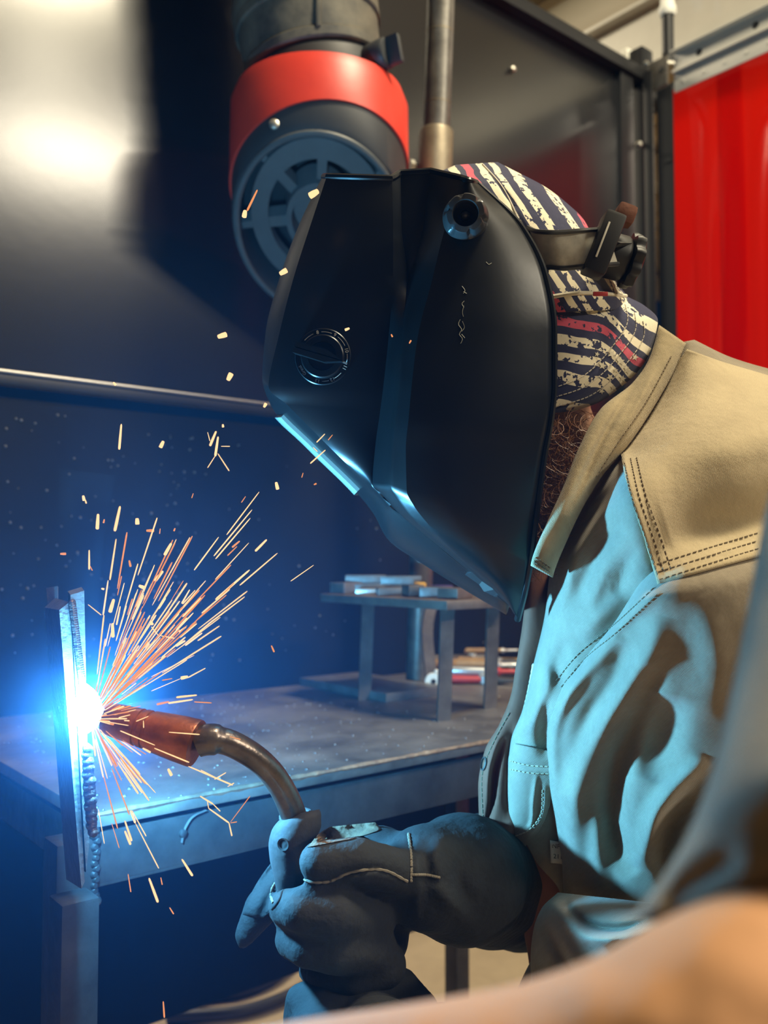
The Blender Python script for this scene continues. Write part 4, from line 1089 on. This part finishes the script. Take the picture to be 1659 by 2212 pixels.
br_rows = [(1150, 636, 1358, 642, .665, .70, .010, .008), (1155, 660, 1392, 660, .662, .695, .014, .008), (1160, 700, 1421, 692, .66, .69, .018, .008), (1165, 760, 1408, 752, .66, .685, .020, .008), (1168, 800, 1380, 800, .66, .682, .020, .008),
           (1168, 845, 1330, 845, .66, .68, .018, .008), (1165, 878, 1288, 872, .66, .68, .014, .008), (1162, 896, 1240, 888, .66, .675, .008, .006)]
def stripe_brim(px, py, u, v): return (py - .42 * (px - 1200) + 26 * np.sin((px - 1200) / 55.0) * (px > 1200)) / 215.0 + .02 * np.sin(px / 17.0)
brim = loft('cap_brim', br_rows, M_cap, cap, n=60, nb=24, m=80, attr={'stripe': stripe_brim}, angle=180,
            folds=[([(1170, 850), (1260, 815), (1320, 755), (1356, 690), (1352, 660)], 3, -.001), ([(1170, 872), (1265, 838), (1335, 772), (1376, 705), (1372, 675)], 3, -.001), ([(1170, 890), (1280, 855), (1352, 790), (1394, 715), (1390, 690)], 3, -.001)])
bb = bvh_of(brim, cap)
l = drape_line(bb, [(1185, 642), (1240, 634), (1300, 634), (1356, 640)], .001, 40); MB().tube(l, .0016, 8).build('cap_piping', M_piping, cap)
l = drape_line(bb, [(1036, 348), (1085, 405), (1118, 470), (1140, 520)], .0003, 40); MB().tube(l, .0009, 6).build('crown_seam', M_capthread, cap)
thr = MB()
for pl_ in ([(1186, 842), (1260, 812), (1320, 752), (1356, 690), (1350, 655)], [(1186, 862), (1265, 834), (1335, 770), (1374, 704), (1370, 672)], [(1186, 882), (1280, 852), (1352, 787), (1392, 714), (1388, 690)]):
    stitches(thr, drape_line(bb, pl_, .0006, 60), .0004, .0026, .0010)
stuff(thr.build('brim_stitching', M_capthread, cap))
mb = MB()
for (x, y, r, a) in ((1302, 790, 9, .2), (1322, 765, 10, .5), (1340, 780, 10, .1), (1355, 800, 9, .4), (1318, 815, 9, .7), (1345, 818, 8, .2), (1300, 845, 7, .5), (1372, 772, 8, .3), (1330, 800, 6, 0), (1290, 765, 6, .3), (1325, 838, 7, .1), (1362, 835, 6, .6)):
    pts = []
    for k in range(10):
        rr_ = r if k % 2 == 0 else r * .42; q = hit(bb, x + rr_ * math.sin(a + k * PI / 5), y - rr_ * math.cos(a + k * PI / 5))
        if q is None: break
        pts.append(q[0] - q[2] * .0006)
    if len(pts) == 10: mb.prism(pts, FW * .0004)
mb.build('star_print', M_star, cap, smooth=False)
tg_ = drape_line(bb, [(1282, 634), (1312, 637)], .002, 8, False)
MB().box(P(1297, 635, .640), (.0105, .002, .003), ax=(RT, FW, UP), b=.0005).build('cap_tag', M_redh, cap)

# ------------------------------------------------------------------ welding helmet
hm = thing('welding_helmet', tuple(P(1118, 1338, .72)), 'black welding helmet with shade dial worn by the bending person', 'helmet')
D0 = .72
kt = np.array([0, .15, .3, .42, .52, .58, .68, .80, .84, .88, .94, 1])
cols = {
 'A': [(700, 382), (652, 480), (606, 605), (577, 720), (570, 815), (587, 872), (668, 958), (782, 1072), (812, 1112), (838, 1160), (925, 1222), (1095, 1325)],
 'B': [(709, 382), (676, 480), (635, 608), (606, 722), (583, 833), (622, 872), (700, 950), (800, 1046), (818, 1062), (850, 1098), (950, 1180), (1100, 1305)],
 'C': [(845, 386), (847, 480), (848, 600), (842, 715), (830, 835), (823, 890), (813, 960), (806, 1044), (822, 1064), (853, 1100), (953, 1181), (1101, 1305)],
 'D': [(864, 374), (866, 490), (880, 606), (872, 715), (862, 835), (856, 890), (848, 960), (843, 1046), (856, 1070), (882, 1106), (968, 1185), (1103, 1305)],
 'D2': [(931, 370), (918, 480), (889, 608), (876, 716), (866, 836), (860, 891), (852, 961), (848, 1048), (862, 1075), (890, 1112), (975, 1190), (1104, 1305)],
 'E': [(1000, 386), (962, 500), (932, 620), (905, 725), (890, 840), (885, 895), (878, 970), (880, 1060), (895, 1090), (925, 1128), (1000, 1205), (1106, 1306)],
 'G': [(1028, 396), (1128, 495), (1178, 600), (1196, 715), (1196, 835), (1190, 900), (1174, 990), (1158, 1110), (1153, 1150), (1147, 1200), (1135, 1268), (1118, 1338)]}
wid = {
 'A': [0] * 12,
 'B': [.078, .080, .082, .082, .080, .078, .078, .078, .078, .078, .072, .048],
 'C': [.086, .088, .088, .088, .087, .086, .085, .085, .084, .082, .075, .049],
 'D': [.074, .077, .083, .100, .108, .108, .106, .104, .102, .100, .088, .053],
 'D2': [.077, .080, .087, .102, .110, .110, .108, .106, .104, .102, .090, .054],
 'E': [.098, .104, .110, .114, .116, .116, .114, .112, .111, .108, .095, .057],
 'G': [.090, .095, .098, .1, .1, .1, .099, .098, .097, .095, .084, .052]}
nT = 110; tq = np.unique(np.concatenate([np.linspace(0, 1, nT), kt])); nT = len(tq)
CC = {k: np.column_stack([pchip(kt, np.array(cols[k], float), tq), pchip(kt, np.array(wid[k], float), tq)]) for k in cols}
def A_at(f):     # front face: parabola from centre line to edge B
    a, b = CC['A'], CC['B']
    px = a[:, 0] + (b[:, 0] - a[:, 0]) * f ** 2.4; py = a[:, 1] + (b[:, 1] - a[:, 1]) * f ** 2.4
    return np.column_stack([px, py, b[:, 2] * f])
strips = [A_at(f) for f in np.linspace(0, 1, 12)]
def lin(k1, k2, n, bulge=0):
    for f in np.linspace(0, 1, n + 1)[1:]:
        q = CC[k1] * (1 - f) + CC[k2] * f
        q[:, 2] += bulge * math.sin(PI * f) * np.clip(1 - tq * .3, 0, 1)
        strips.append(q)
lin('B', 'C', 12, .003); lin('C', 'D', 5); lin('D', 'D2', 4); lin('D2', 'E', 6); lin('E', 'G', 16, .010)
G = np.stack(strips, 1)                       # (nT, nS, 3)
near = PA(G[..., 0], G[..., 1], D0 - G[..., 2])
dn = (near - CAM) @ FW
far = near + FW * (2 * (D0 - dn))[..., None]
full = np.concatenate([far[:, :0:-1], near], 1)
nS = full.shape[1]
Fc = [(i * nS + j, i * nS + j + 1, (i + 1) * nS + j + 1, (i + 1) * nS + j) for i in range(nT - 1) for j in range(nS - 1)]
shell = make('shell', full.reshape(-1, 3), Fc, M_shell, hm, angle=24)
sd = shell.modifiers.new('thickness', 'SOLIDIFY'); sd.thickness = .0025; sd.offset = 0
bvl = None
BH = bvh_of(shell)
# rolled rim along the open edge: top edge and rear edges
top = [full[0, j] for j in range(nS)]; rear_n = [near[i, -1] for i in range(nT)]; rear_f = [far[i, -1] for i in range(nT)]
loop = rear_f[::-1] + top + rear_n
loop = np.array(loop)
MB().tube(loop, .0026, 8).build('rim', M_shell, hm)
# lens cover and its frame on the lower front
def front_panel(name, t0, t1, w0, off, thick, mat, parent, corner=.0):
    ii = [i for i in range(nT) if t0 <= tq[i] <= t1]; fs = np.linspace(-1, 1, 17)
    V = []
    nrm = None
    for lay in (0, 1):
        for i in ii:
            a, b = CC['A'][i], CC['B'][i]
            e = 1 if (i not in (ii[0], ii[-1])) else 1
            for f in fs:
                w = abs(f) * w0; g = (w / b[2])
                px = a[0] + (b[0] - a[0]) * g ** 2.4; py = a[1] + (b[1] - a[1]) * g ** 2.4
                p = P(px, py, D0 - w)
                if f < 0: dd = (p - CAM) @ FW; p = p + FW * 2 * (D0 - dd)
                out = -RT * .70 - UP * .71
                V.append(p + out * (off + (thick if lay == 0 else 0)))
    m_, n_ = len(ii), len(fs); NN = m_ * n_; Fc = []
    for i in range(m_ - 1):
        for j in range(n_ - 1):
            a = i * n_ + j; Fc.append((a, a + 1, a + n_ + 1, a + n_)); Fc.append((NN + a, NN + a + n_, NN + a + n_ + 1, NN + a + 1))
    ring = [j for j in range(n_)] + [i * n_ + n_ - 1 for i in range(1, m_)] + [(m_ - 1) * n_ + j for j in range(n_ - 2, -1, -1)] + [i * n_ for i in range(m_ - 2, 0, -1)]
    for k in range(len(ring)):
        a, q = ring[k], ring[(k + 1) % len(ring)]; Fc.append((a, NN + a, NN + q, q))
    return make(name, V, Fc, mat, parent, angle=40)
front_panel('lens_cover', .600, .795, .050, .0006, .0035, M_lens, hm)
# pivot knob
h = hit(BH, 1006, 472); kc = h[0]; kn_ = -FW * .97 + UP * -.12 + RT * -.10; kn_ /= np.linalg.norm(kn_)
knr = 46 * .60 / F
lob = lambda a: knr * (.97 - .17 * max(0, math.cos(6 * (a + .25))) ** 2.5)
kb = MB().lathe(kc, kn_, [(knr * 1.1, -.004), (knr * 1.1, .003), (knr * 1.06, .006), (lambda a: lob(a) * 1.04, .008), (lambda a: lob(a) * .96, .017), (lambda a: lob(a) * .90, .0185), (knr * .62, .0190), (knr * .59, .0175), (knr * .56, .006), (knr * .001, .006)], 96, x=RT).build('pivot_knob', M_knob, hm, angle=30)
MB().lathe(kc + kn_ * .0062, kn_, [(knr * .575, 0), (knr * .57, .0004)], 40).build('knob_cup', M_knobcup, kb)
MB().lathe(kc + kn_ * .0060, kn_, [(knr * .27, 0), (knr * .26, .005), (knr * .24, .0053), (knr * .22, .0045), (knr * .20, .0062), (knr * .12, .0080), (knr * .02, .0086)], 36).build('knob_screw', M_knob, kb)
# shade dial with printed scale
h = hit(BH, 698, 771); dc = h[0]; dnm = h[1]; du = UP - dnm * (UP @ dnm); du /= np.linalg.norm(du); dr = np.cross(du, dnm); 
if dr @ RT < 0: dr = -dr
Rr = 60 * ((dc - CAM) @ FW) / F
dl_ = MB().lathe(dc, dnm, [(Rr * 1.02, -.003), (Rr * 1.02, .0012), (Rr * .99, .0018), (Rr * .965, .0012), (Rr * .80, .0012), (Rr * .775, .0040), (Rr * .74, .0046), (Rr * .52, .0046), (Rr * .5, .0030), (Rr * .02, .0030)], 72).build('shade_dial', M_shell, hm, angle=30)
def dpt(r, a, z): return dc + dr * (r * Rr * math.cos(a)) + du * (r * Rr * math.sin(a)) + dnm * z
ba_ = math.radians(-17)
ax_b = dr * math.cos(ba_) + du * math.sin(ba_); ay_b = np.cross(dnm, ax_b)
for s, sx in ((1, -.10), (-1, -.10)):
    poly = [dc + ax_b * Rr * (-1.0) + ay_b * s * Rr * .02, dc + ax_b * Rr * (-.98) + ay_b * (s * Rr * .20 + Rr * .0), dc + ax_b * Rr * .2 + ay_b * s * Rr * .22, dc + ax_b * Rr * .80 + ay_b * s * Rr * .02]
    MB().prism(poly, dnm * .0130).build('dial_wing', M_shell, dl_, smooth=False)
MB().prism([dpt(.70, ba_ - .02, .0046), dpt(.95, ba_ - .05, .0046), dpt(.95, ba_ + .02, .0046), dpt(.70, ba_ + .06, .0046)], dnm * .001).build('dial_pointer', M_printdim, dl_, smooth=False)
def arc_mark(mb, a0, a1, r, wd):
    aa = np.linspace(a0, a1, 12)
    mb.tube([dpt(r, a, .0014) for a in aa], wd, 5, flat=.4)
def text_mesh(txt, size, center, xdir, ydir, nrm, name, mat, parent):
    cu_ = bpy.data.curves.new(name, 'FONT'); cu_.body = txt; cu_.size = size; cu_.align_x = 'CENTER'; cu_.align_y = 'CENTER'; cu_.extrude = .00008; cu_.resolution_u = 3
    o = bpy.data.objects.new(name, cu_); COL.objects.link(o)
    ev = o.evaluated_get(bpy.context.evaluated_depsgraph_get()); m2 = bpy.data.meshes.new_from_object(ev)
    V = [center + xdir * v.co.x + ydir * v.co.y + nrm * v.co.z for v in m2.vertices]; Fc = [tuple(p.vertices) for p in m2.polygons]
    bpy.data.objects.remove(o); bpy.data.curves.remove(cu_); bpy.data.meshes.remove(m2)
    return make(name, V, Fc, mat, parent, smooth=False)
tm = MB(); td = MB()
for a0, a1 in ((138, 113), (93, 68), (52, 25), (6, -18), (-42, -62)): arc_mark(tm, math.radians(a0), math.radians(a1), .885, .00042)
arc_mark(td, math.radians(-76), math.radians(-92), .885, .00030)
tm.build('scale_marks', M_white, dl_); td.build('scale_marks', M_printdim, dl_)
for txt, ang, mat in (('8', 102, M_white), ('9', 60, M_white), ('10', 14, M_white), ('11', -27, M_white), ('12', -67, M_printdim), ('13', -103, M_printdim), ('Grind', -147, M_printdim)):
    a = math.radians(ang); rd = dr * math.cos(a) + du * math.sin(a); td_ = dr * math.sin(a) - du * math.cos(a)
    text_mesh(txt, .0036 if txt != 'Grind' else .0032, dpt(.885, a, .0015), td_, rd, dnm, 'scale_number' if txt != 'Grind' else 'scale_word', mat, dl_)
# scratched marks, chin recess and bottom lip
mb = MB()
for pl_ in ([(998, 618), (1004, 628), (1001, 634)], [(1001, 630), (1008, 634)], [(1003, 650), (998, 656), (1002, 664)], [(994, 690), (990, 700), (997, 712), (992, 722), (999, 732), (995, 742)], [(999, 694), (1003, 708), (997, 716)], [(997, 722), (1004, 730)], [(1002, 660), (999, 676), (1001, 684)], [(1050, 566), (1056, 571), (1062, 568)]):
    l = drape_line(BH, pl_, .0015, 14)
    if len(l) > 3: mb.tube(l, .0002, 4)
stuff(mb.build('scratch_marks', M_scratch, hm))
for (x, y, rx, ry, nm, mt, off) in ((1040, 1262, 44, 32, 'chin_opening_shade', M_knobcup, .0018), (1046, 1262, 29, 26, 'chin_opening_inside', M_chin, .0027)):  # dark disc painted as shade of the chin opening, grey disc inside
    pts = []
    for k in range(24):
        a = 2 * PI * k / 24; q = hit(BH, x + rx * math.cos(a) * .9 + ry * math.sin(a) * .35, y + ry * math.sin(a) * .9 + rx * math.cos(a) * .25)
        if q is not None: pts.append(q[0] - q[2] * off)
    if len(pts) > 8: MB().prism(pts, FW * .0015).build(nm, mt, hm)
# headband
hb_rows = [(1120, 478, 1140, 590, .66, .665, .0, .002), (1160, 500, 1188, 578, .637, .641, .0, .002), (1200, 502, 1216, 580, .629, .634, .0, .002), (1245, 499, 1262, 576, .628, .633, .0, .002), (1285, 496, 1310, 572, .632, .638, .0, .002), (1310, 494, 1335, 570, .642, .648, .0, .002)]
R_ = pchip(np.arange(6), np.array(hb_rows, float), np.linspace(0, 5, 40)); V = []; K = 8
for r in R_:
    for lay in (0, 1):
        for j in range(K):
            u = j / (K - 1); V.append(P(r[0] + (r[2] - r[0]) * u, r[1] + (r[3] - r[1]) * u, r[4] + (r[5] - r[4]) * u + lay * .003 - .002 * math.sin(PI * u) * (1 - lay)))
Fc = []
for i in range(39):
    for j in range(2 * K):
        seq = list(range(K)) + list(range(2 * K - 1, K - 1, -1)); a, b2_ = seq[j], seq[(j + 1) % (2 * K)]
        Fc.append((i * 2 * K + a, i * 2 * K + b2_, (i + 1) * 2 * K + b2_, (i + 1) * 2 * K + a))
hbd = make('headband', V, Fc, M_strap, hm, angle=50)
for e in ((0, 1), (2, 3)):
    MB().tube([P(r[e[0]], r[e[1]], (r[4] if e[0] == 0 else r[5]) - .0005) for r in R_], .0017, 7).build('band_edge', M_strapedge, hbd)
# rear bands wrap round the head to the far side
farpts = [P(1310, 530, .630), P(1345, 530, .67), P(1352, 530, .72), P(1345, 530, .76), P(1290, 530, .81), P(1200, 540, .82), P(1130, 535, .80)]
MB().tube(smooth_line(farpts, 40), .010, 8, flat=.2).build('rear_band', M_strapedge, hm)
bx = P(1303, 530, .632); axs = (RT * .86 + UP * -.42 + FW * .28, None, None)
a0 = RT * .93 - UP * .36; a1 = RT * .36 + UP * .93
bk = MB().box(bx, (.0155, .045, .020), ax=(a0, a1, FW), b=.003).build('buckle_block', M_buckle, hm)
MB().box(bx - FW * .0105 - a0 * .003, (.0014, .026, .001), ax=(a0, a1, FW), b=.0003).build('buckle_slot', M_strap, bk)
MB().box(bx + a1 * .030 + a0 * .008 + FW * .012, (.014, .014, .014), ax=(a0, a1, FW), b=.003).build('buckle_stub', M_leather, bk)
rk = P(1318, 552, .665); rdv = RT * .96 - UP * .22 + FW * .10; rdv /= np.linalg.norm(rdv)
lob8 = lambda a: .0185 + .0016 * math.cos(9 * a)
rkn = MB().lathe(rk, rdv, [(.0165, -.006), (.0165, .009), (.0155, .011), (.014, .012)], 36).build('ratchet_housing', M_buckle, hm)
MB().lathe(rk + rdv * .012, rdv, [(.012, 0), (lob8, .001), (lambda a: lob8(a) * 1.04, .004), (lambda a: lob8(a), .008), (.013, .010), (.002, .0105)], 72).build('ratchet_knob', M_buckle, hm)

bl_ = bvh_of(lb)
for txt, x, y in (('NFPA', 1209, 1829), ('2112', 1209, 1851)):
    q = hit(bl_, x, y)
    if q is not None: text_mesh(txt, .0050, q[0] - q[2] * .0004, RT * .99 - UP * .1, UP, -FW, 'label_print', M_strapedge, jk)
mb = MB()
for k in range(260):       # spatter dots stuck to the lower panel
    x = .15 + abs(rnd.gauss(0, .45)); z = rnd.uniform(.82, 1.2); rr_ = rnd.uniform(.0008, .0024)
    if x < 1.4: mb.lathe((x, YW, z), (0, -1, 0), [(rr_, 0), (rr_ * .8, rr_ * .6), (rr_ * .3, rr_)], 6)
stuff(mb.build('wall_spatter', M_steel, w))

# ------------------------------------------------------------------ gloves
gsh = lambda ch: [[q[0], q[1], q[2] + .020 * (1 if q[0] < 900 else 0), q[3]] for q in ch]
gl = remeshed('glove', [gsh(c_) for c_ in [
    [(800, 1930, .645, 100), (720, 1960, .64, 90)], [(820, 1860, .65, 75), (800, 1930, .645, 100), (800, 2020, .635, 85)],
    [(868, 1885, .595, 50), (770, 1858, .572, 50), (690, 1862, .566, 46)],
    [(760, 1960, .63, 70), (690, 1930, .655, 40), (608, 1905, .655, 38), (566, 1960, .650, 40), (532, 2015, .648, 26), (524, 2035, .648, 17)],
    [(790, 1980, .60, 66), (720, 1975, .565, 58), (655, 1965, .562, 50), (622, 1962, .575, 42), (612, 1960, .61, 36)],
    [(800, 2050, .60, 60), (725, 2050, .570, 54), (665, 2045, .570, 46), (632, 2035, .585, 38), (625, 2030, .61, 34)],
    [(830, 2085, .605, 50), (760, 2108, .592, 46), (700, 2110, .598, 38), (672, 2095, .62, 30)],
    [(780, 1828, .665, 46), (730, 1820, .66, 30)],
    [(860, 1895, .64, 92), (925, 1895, .645, 112), (1000, 1898, .67, 138), (1060, 1900, .76, 140), (1120, 1905, .84, 140), (1180, 1910, .90, 130)]]], .0034, M_glove, per, smooth=5,
    folds=[([(885, 1790), (890, 1850), (888, 1905)], 6, -.004), ([(900, 1800), (905, 1860), (902, 1930), (900, 2030)], 9, .003), ([(650, 1898), (700, 1906), (760, 1884), (830, 1880), (880, 1905)], 6, -.004),
           ([(960, 1800), (940, 1850), (950, 1900)], 14, .006), ([(1010, 1830), (990, 1890), (1020, 1960)], 16, -.006), ([(620, 1890), (575, 1950), (545, 2010)], 4, -.002), ([(930, 1900), (980, 1960), (1030, 2010)], 16, .005)])
bgv = bvh_of(gl)
patch('suede_patch', bgv, [(712, 1786, 810, 1776), (690, 1800, 822, 1790), (668, 1826, 800, 1800), (664, 1830, 760, 1812)], .0012, .002, M_suede, gl, n=24, m=14)
thr = MB()
for pl_ in ([(640, 1872), (652, 1896), (700, 1906), (760, 1884), (830, 1880), (880, 1904)], [(882, 1800), (888, 1850), (888, 1905)], [(890, 1890), (920, 1890), (950, 1896)], [(626, 1864), (606, 1890), (585, 1935), (590, 1950)]):
    l = drape_line(bgv, pl_, .0006, 60)
    if len(l) > 3: thr.tube(l, [.0007 + .0004 * abs(math.sin(k * 2.3)) for k in range(len(l))], 6)
thr.build('glove_seam', M_glovethread, gl)
patch('finger_patch', bgv, [(590, 1858, 618, 1880), (566, 1890, 612, 1920), (545, 1925, 604, 1945), (524, 1975, 570, 1985)], .0008, .0016, M_glove, gl, n=12, m=16)
g2 = remeshed('glove', [
    [(760, 2190, .62, 95), (700, 2240, .60, 80), (820, 2250, .60, 90)], [(700, 2170, .615, 60), (650, 2160, .62, 36), (634, 2200, .62, 26), (640, 2260, .62, 24)],
    [(800, 2160, .63, 66), (860, 2140, .635, 50), (910, 2180, .63, 40), (930, 2230, .63, 34)], [(880, 2230, .60, 55), (950, 2200, .61, 34), (990, 2185, .615, 24), (1008, 2200, .615, 20)],
    [(720, 2280, .58, 60), (650, 2300, .57, 40), (620, 2340, .57, 30)], [(780, 2290, .57, 60), (720, 2350, .56, 42)], [(820, 2260, .58, 100), (900, 2330, .52, 95), (980, 2370, .47, 90)]], .0036, M_glove, per, smooth=5)

# ------------------------------------------------------------------ sparks
def unit_needle(taper):
    V = []; Fc = []; n = 6
    for i, (x, r) in enumerate(((0, .35 if taper else .8), (.06, .75 if taper else 1), (.55, 1), (.94, 1), (1, .6))):
        for k in range(n): V.append((x, r * math.cos(2 * PI * k / n), r * math.sin(2 * PI * k / n)))
    for i in range(4):
        for k in range(n): Fc.append((i * n + k, i * n + (k + 1) % n, (i + 1) * n + (k + 1) % n, (i + 1) * n + k))
    Fc += [tuple(range(n - 1, -1, -1)), tuple(4 * n + k for k in range(n))]
    return V, Fc
nm_ = {}
for key, tp_, mt in (('h', True, M_sparkh), ('o', True, M_sparko)):
    V, Fc = unit_needle(tp_); me = bpy.data.meshes.new('spark'); me.from_pydata(V, [], Fc); me.polygons.foreach_set('use_smooth', [True] * len(me.polygons)); me.materials.append(mt); nm_[key] = me
n_sp = 0
def spark(x1, y1, x2, y2, w, kind='h', d=None, slope=0):
    global n_sp
    r2 = rnd.random()
    if d is None: d = .60 + rnd.uniform(-.05, .05)
    a = P(x1, y1, d); b = P(x2, y2, d + slope)
    v = b - a; ln = np.linalg.norm(v)
    if ln < 1e-4: return
    w = min(w, .55 * math.hypot(x2 - x1, y2 - y1) + 1.2)
    o = bpy.data.objects.new('spark', nm_[kind]); COL.objects.link(o)
    e = v / ln; u = np.cross(e, [0, 0, 1.0]); u /= np.linalg.norm(u) + 1e-9; q = np.cross(e, u); hw = w * d / F / 2
    o.matrix_world = Matrix(((v[0], u[0] * hw, q[0] * hw, a[0]), (v[1], u[1] * hw, q[1] * hw, a[1]), (v[2], u[2] * hw, q[2] * hw, a[2]), (0, 0, 0, 1)))
    mx, my = (x1 + x2) / 2, (y1 + y2) / 2; lp = math.hypot(x2 - x1, y2 - y1)
    size = 'short' if lp < 28 else ('long' if lp > 90 else 'mid-length')
    tone = 'bright yellow' if kind == 'h' else 'dim orange'
    if mx > 560 and my < 1010: where = 'in front of the black helmet'
    elif my < 900: where = 'high against the back panel beside the hood'
    elif my > 1700: where = 'falling past the front of the table'
    elif my > 1560: where = 'thrown down from the arc over the table'
    elif my < 1250 and mx < 330: where = 'rising above the steel coupon'
    elif my < 1330: where = 'far up against the dark lower panel'
    elif mx > 330 and my > 1470: where = 'skimming above the torch nozzle'
    else: where = 'in the dense fan above the arc'
    tag(o, '%s %s spark streak %s' % (size, tone, where), 'spark', 'sparks ' + where)
    n_sp += 1
def batch(lst, ox, oy, sc, d=None):
    for s in lst:
        x1, y1, x2, y2, w = s[:5]; k = s[5] if len(s) > 5 else 'h'
        spark(ox + x1 / sc, oy + y1 / sc, ox + x2 / sc, oy + y2 / sc, max(2.0, w / sc * 1.15), k, d)
batch([(472,145,460,288,12),(708,240,690,278,18),(1040,146,1042,164,22),(1003,185,968,268,12),(1014,215,998,325,12),(1012,310,1076,408,6),(955,190,968,240,3),(1000,320,955,390,3),(1030,270,1080,270,2),(258,545,264,575,16),(270,570,276,590,8),(342,648,337,735,18),(377,678,372,700,8,'o'),(465,605,435,745,14),(560,672,562,708,20),(612,742,655,742,16,'o'),(690,730,686,760,5,'o'),(773,728,766,745,8,'o'),(130,872,162,872,14,'o'),(292,850,292,960,9),(297,940,310,966,5,'o'),(443,788,408,1018,8),(398,1020,370,1215,8),(360,1066,376,1070,20),(570,1050,600,1062,28),(516,908,524,945,12,'o'),(752,812,714,880,16),(780,790,725,905,5),(705,968,660,1024,16),(645,1035,600,1130,8),(430,1125,408,1200,18),(466,1165,445,1270,8),(422,1260,425,1340,16),(410,1260,382,1390,6),(1244,525,1062,765,6),(1204,625,990,884,7),(1194,672,1000,900,7),(1017,778,880,963,7),(1186,810,998,1015,5),(1135,800,1092,836,10,'o'),(1120,830,1066,882,6,'o'),(1286,792,1222,857,12),(1346,868,1135,1048,7),(1190,962,1000,1128,12),(1080,1070,922,1204,7),(1549,935,1420,1025,4),(1163,1112,950,1272,7),(1022,1275,900,1358,7),(1338,470,1348,512,18),(875,533,866,560,4,'o'),(1168,550,1144,585,3,'o'),(1490,418,1482,445,4,'o'),(1550,485,1565,478,8,'o'),(748,1070,640,1235,7),(720,1120,680,1180,9),(855,1072,810,1150,8),(886,1075,815,1153,6),(918,1118,815,1225,8),(795,1208,700,1310,7),(840,1230,780,1300,10),(895,1262,800,1340,8),(925,1315,830,1385,9),(830,1358,778,1388,12),(835,1280,795,1310,10),(1312,1385,1328,1422,9,'o'),(943,1512,845,1565,7),(845,1560,805,1568,18),(805,1570,640,1640,4),(895,1663,780,1675,10),(872,1688,735,1708,10),(740,1700,670,1715,12,'o'),(880,1702,970,1706,4,'o'),(758,1570,700,1580,6,'o'),(636,1250,648,1270,20),(690,1330,770,1345,5),(680,1330,640,1280,3),(880,1440,640,1560,4),(285,1155,360,1215,4)], 80, 860, 2.592)
batch([(1612,200,1565,248,6),(1615,290,1530,366,7),(1545,275,1570,300,3),(1655,205,1630,235,4,'o')], 80, 860, 2.592, .60)
batch([(520,672,545,720,18),(660,655,965,785,9),(745,680,860,740,5),(920,698,840,745,7),(930,795,975,770,6),(740,860,830,915,9),(830,915,880,965,6),(800,945,940,1045,9),(940,1045,960,1135,9),(950,1040,1085,860,3,'o'),(950,1045,995,1038,5,'o'),(790,890,800,945,5),(615,1295,690,1410,12),(222,1030,270,1170,12),(222,1100,262,1195,14),(425,530,665,628,8),(345,530,400,560,12),(430,510,190,410,7),(525,420,738,436,7),(945,450,1020,470,5,'o'),(700,210,820,218,4,'o'),(220,690,315,840,7),(260,300,180,320,7),(300,265,150,300,5),(385,310,300,345,6),(350,340,352,390,4)], 200, 1450, 3.19, .565)
batch([(918,955,938,1085,8,'o'),(1068,985,1132,1158,16),(1152,980,1163,1033,8,'o'),(1215,1195,1245,1243,8,'o'),(1305,850,1378,968,14),(1170,1868,1178,1985,10,'o'),(935,500,970,590,14),(970,590,1138,915,7),(945,500,1048,685,7),(705,490,748,738,5),(800,590,855,770,5,'o')], 0, 1600, 3.318)
batch([(470,728,490,722,10),(492,822,500,806,13),(245,826,250,832,11),(556,410,534,455,4,'o'),(530,454,527,470,16),(604,592,620,583,13),(755,709,745,713,5),(570,880,575,871,7),(688,412,668,424,22),(845,722,848,728,3,'o'),(884,742,888,735,3,'o')], 0, 0, 1, .595)
ox, oy = 196, 1553
while n_sp < 286:
    q = rnd.random()
    if q < .70: ang = math.radians(rnd.triangular(28, 84, 55)); L = rnd.uniform(35, 170); r0_ = rnd.uniform(12, 190) if rnd.random() < .7 else rnd.uniform(150, 330)
    elif q < .90: ang = math.radians(-rnd.triangular(22, 84, 58)); L = rnd.uniform(30, 150); r0_ = rnd.uniform(12, 130)
    else: ang = math.radians(rnd.uniform(-18, 24)); L = rnd.uniform(20, 70); r0_ = rnd.uniform(10, 80)
    x1 = ox + r0_ * math.cos(ang); y1 = oy - r0_ * math.sin(ang); a2 = ang + rnd.uniform(-.05, .05)
    spark(x1, y1, x1 + L * math.cos(a2), y1 - L * math.sin(a2), rnd.uniform(1.8, 3.6), 'h' if rnd.random() < .55 else 'o', .610 - rnd.uniform(0, .05), rnd.uniform(-.03, .02))
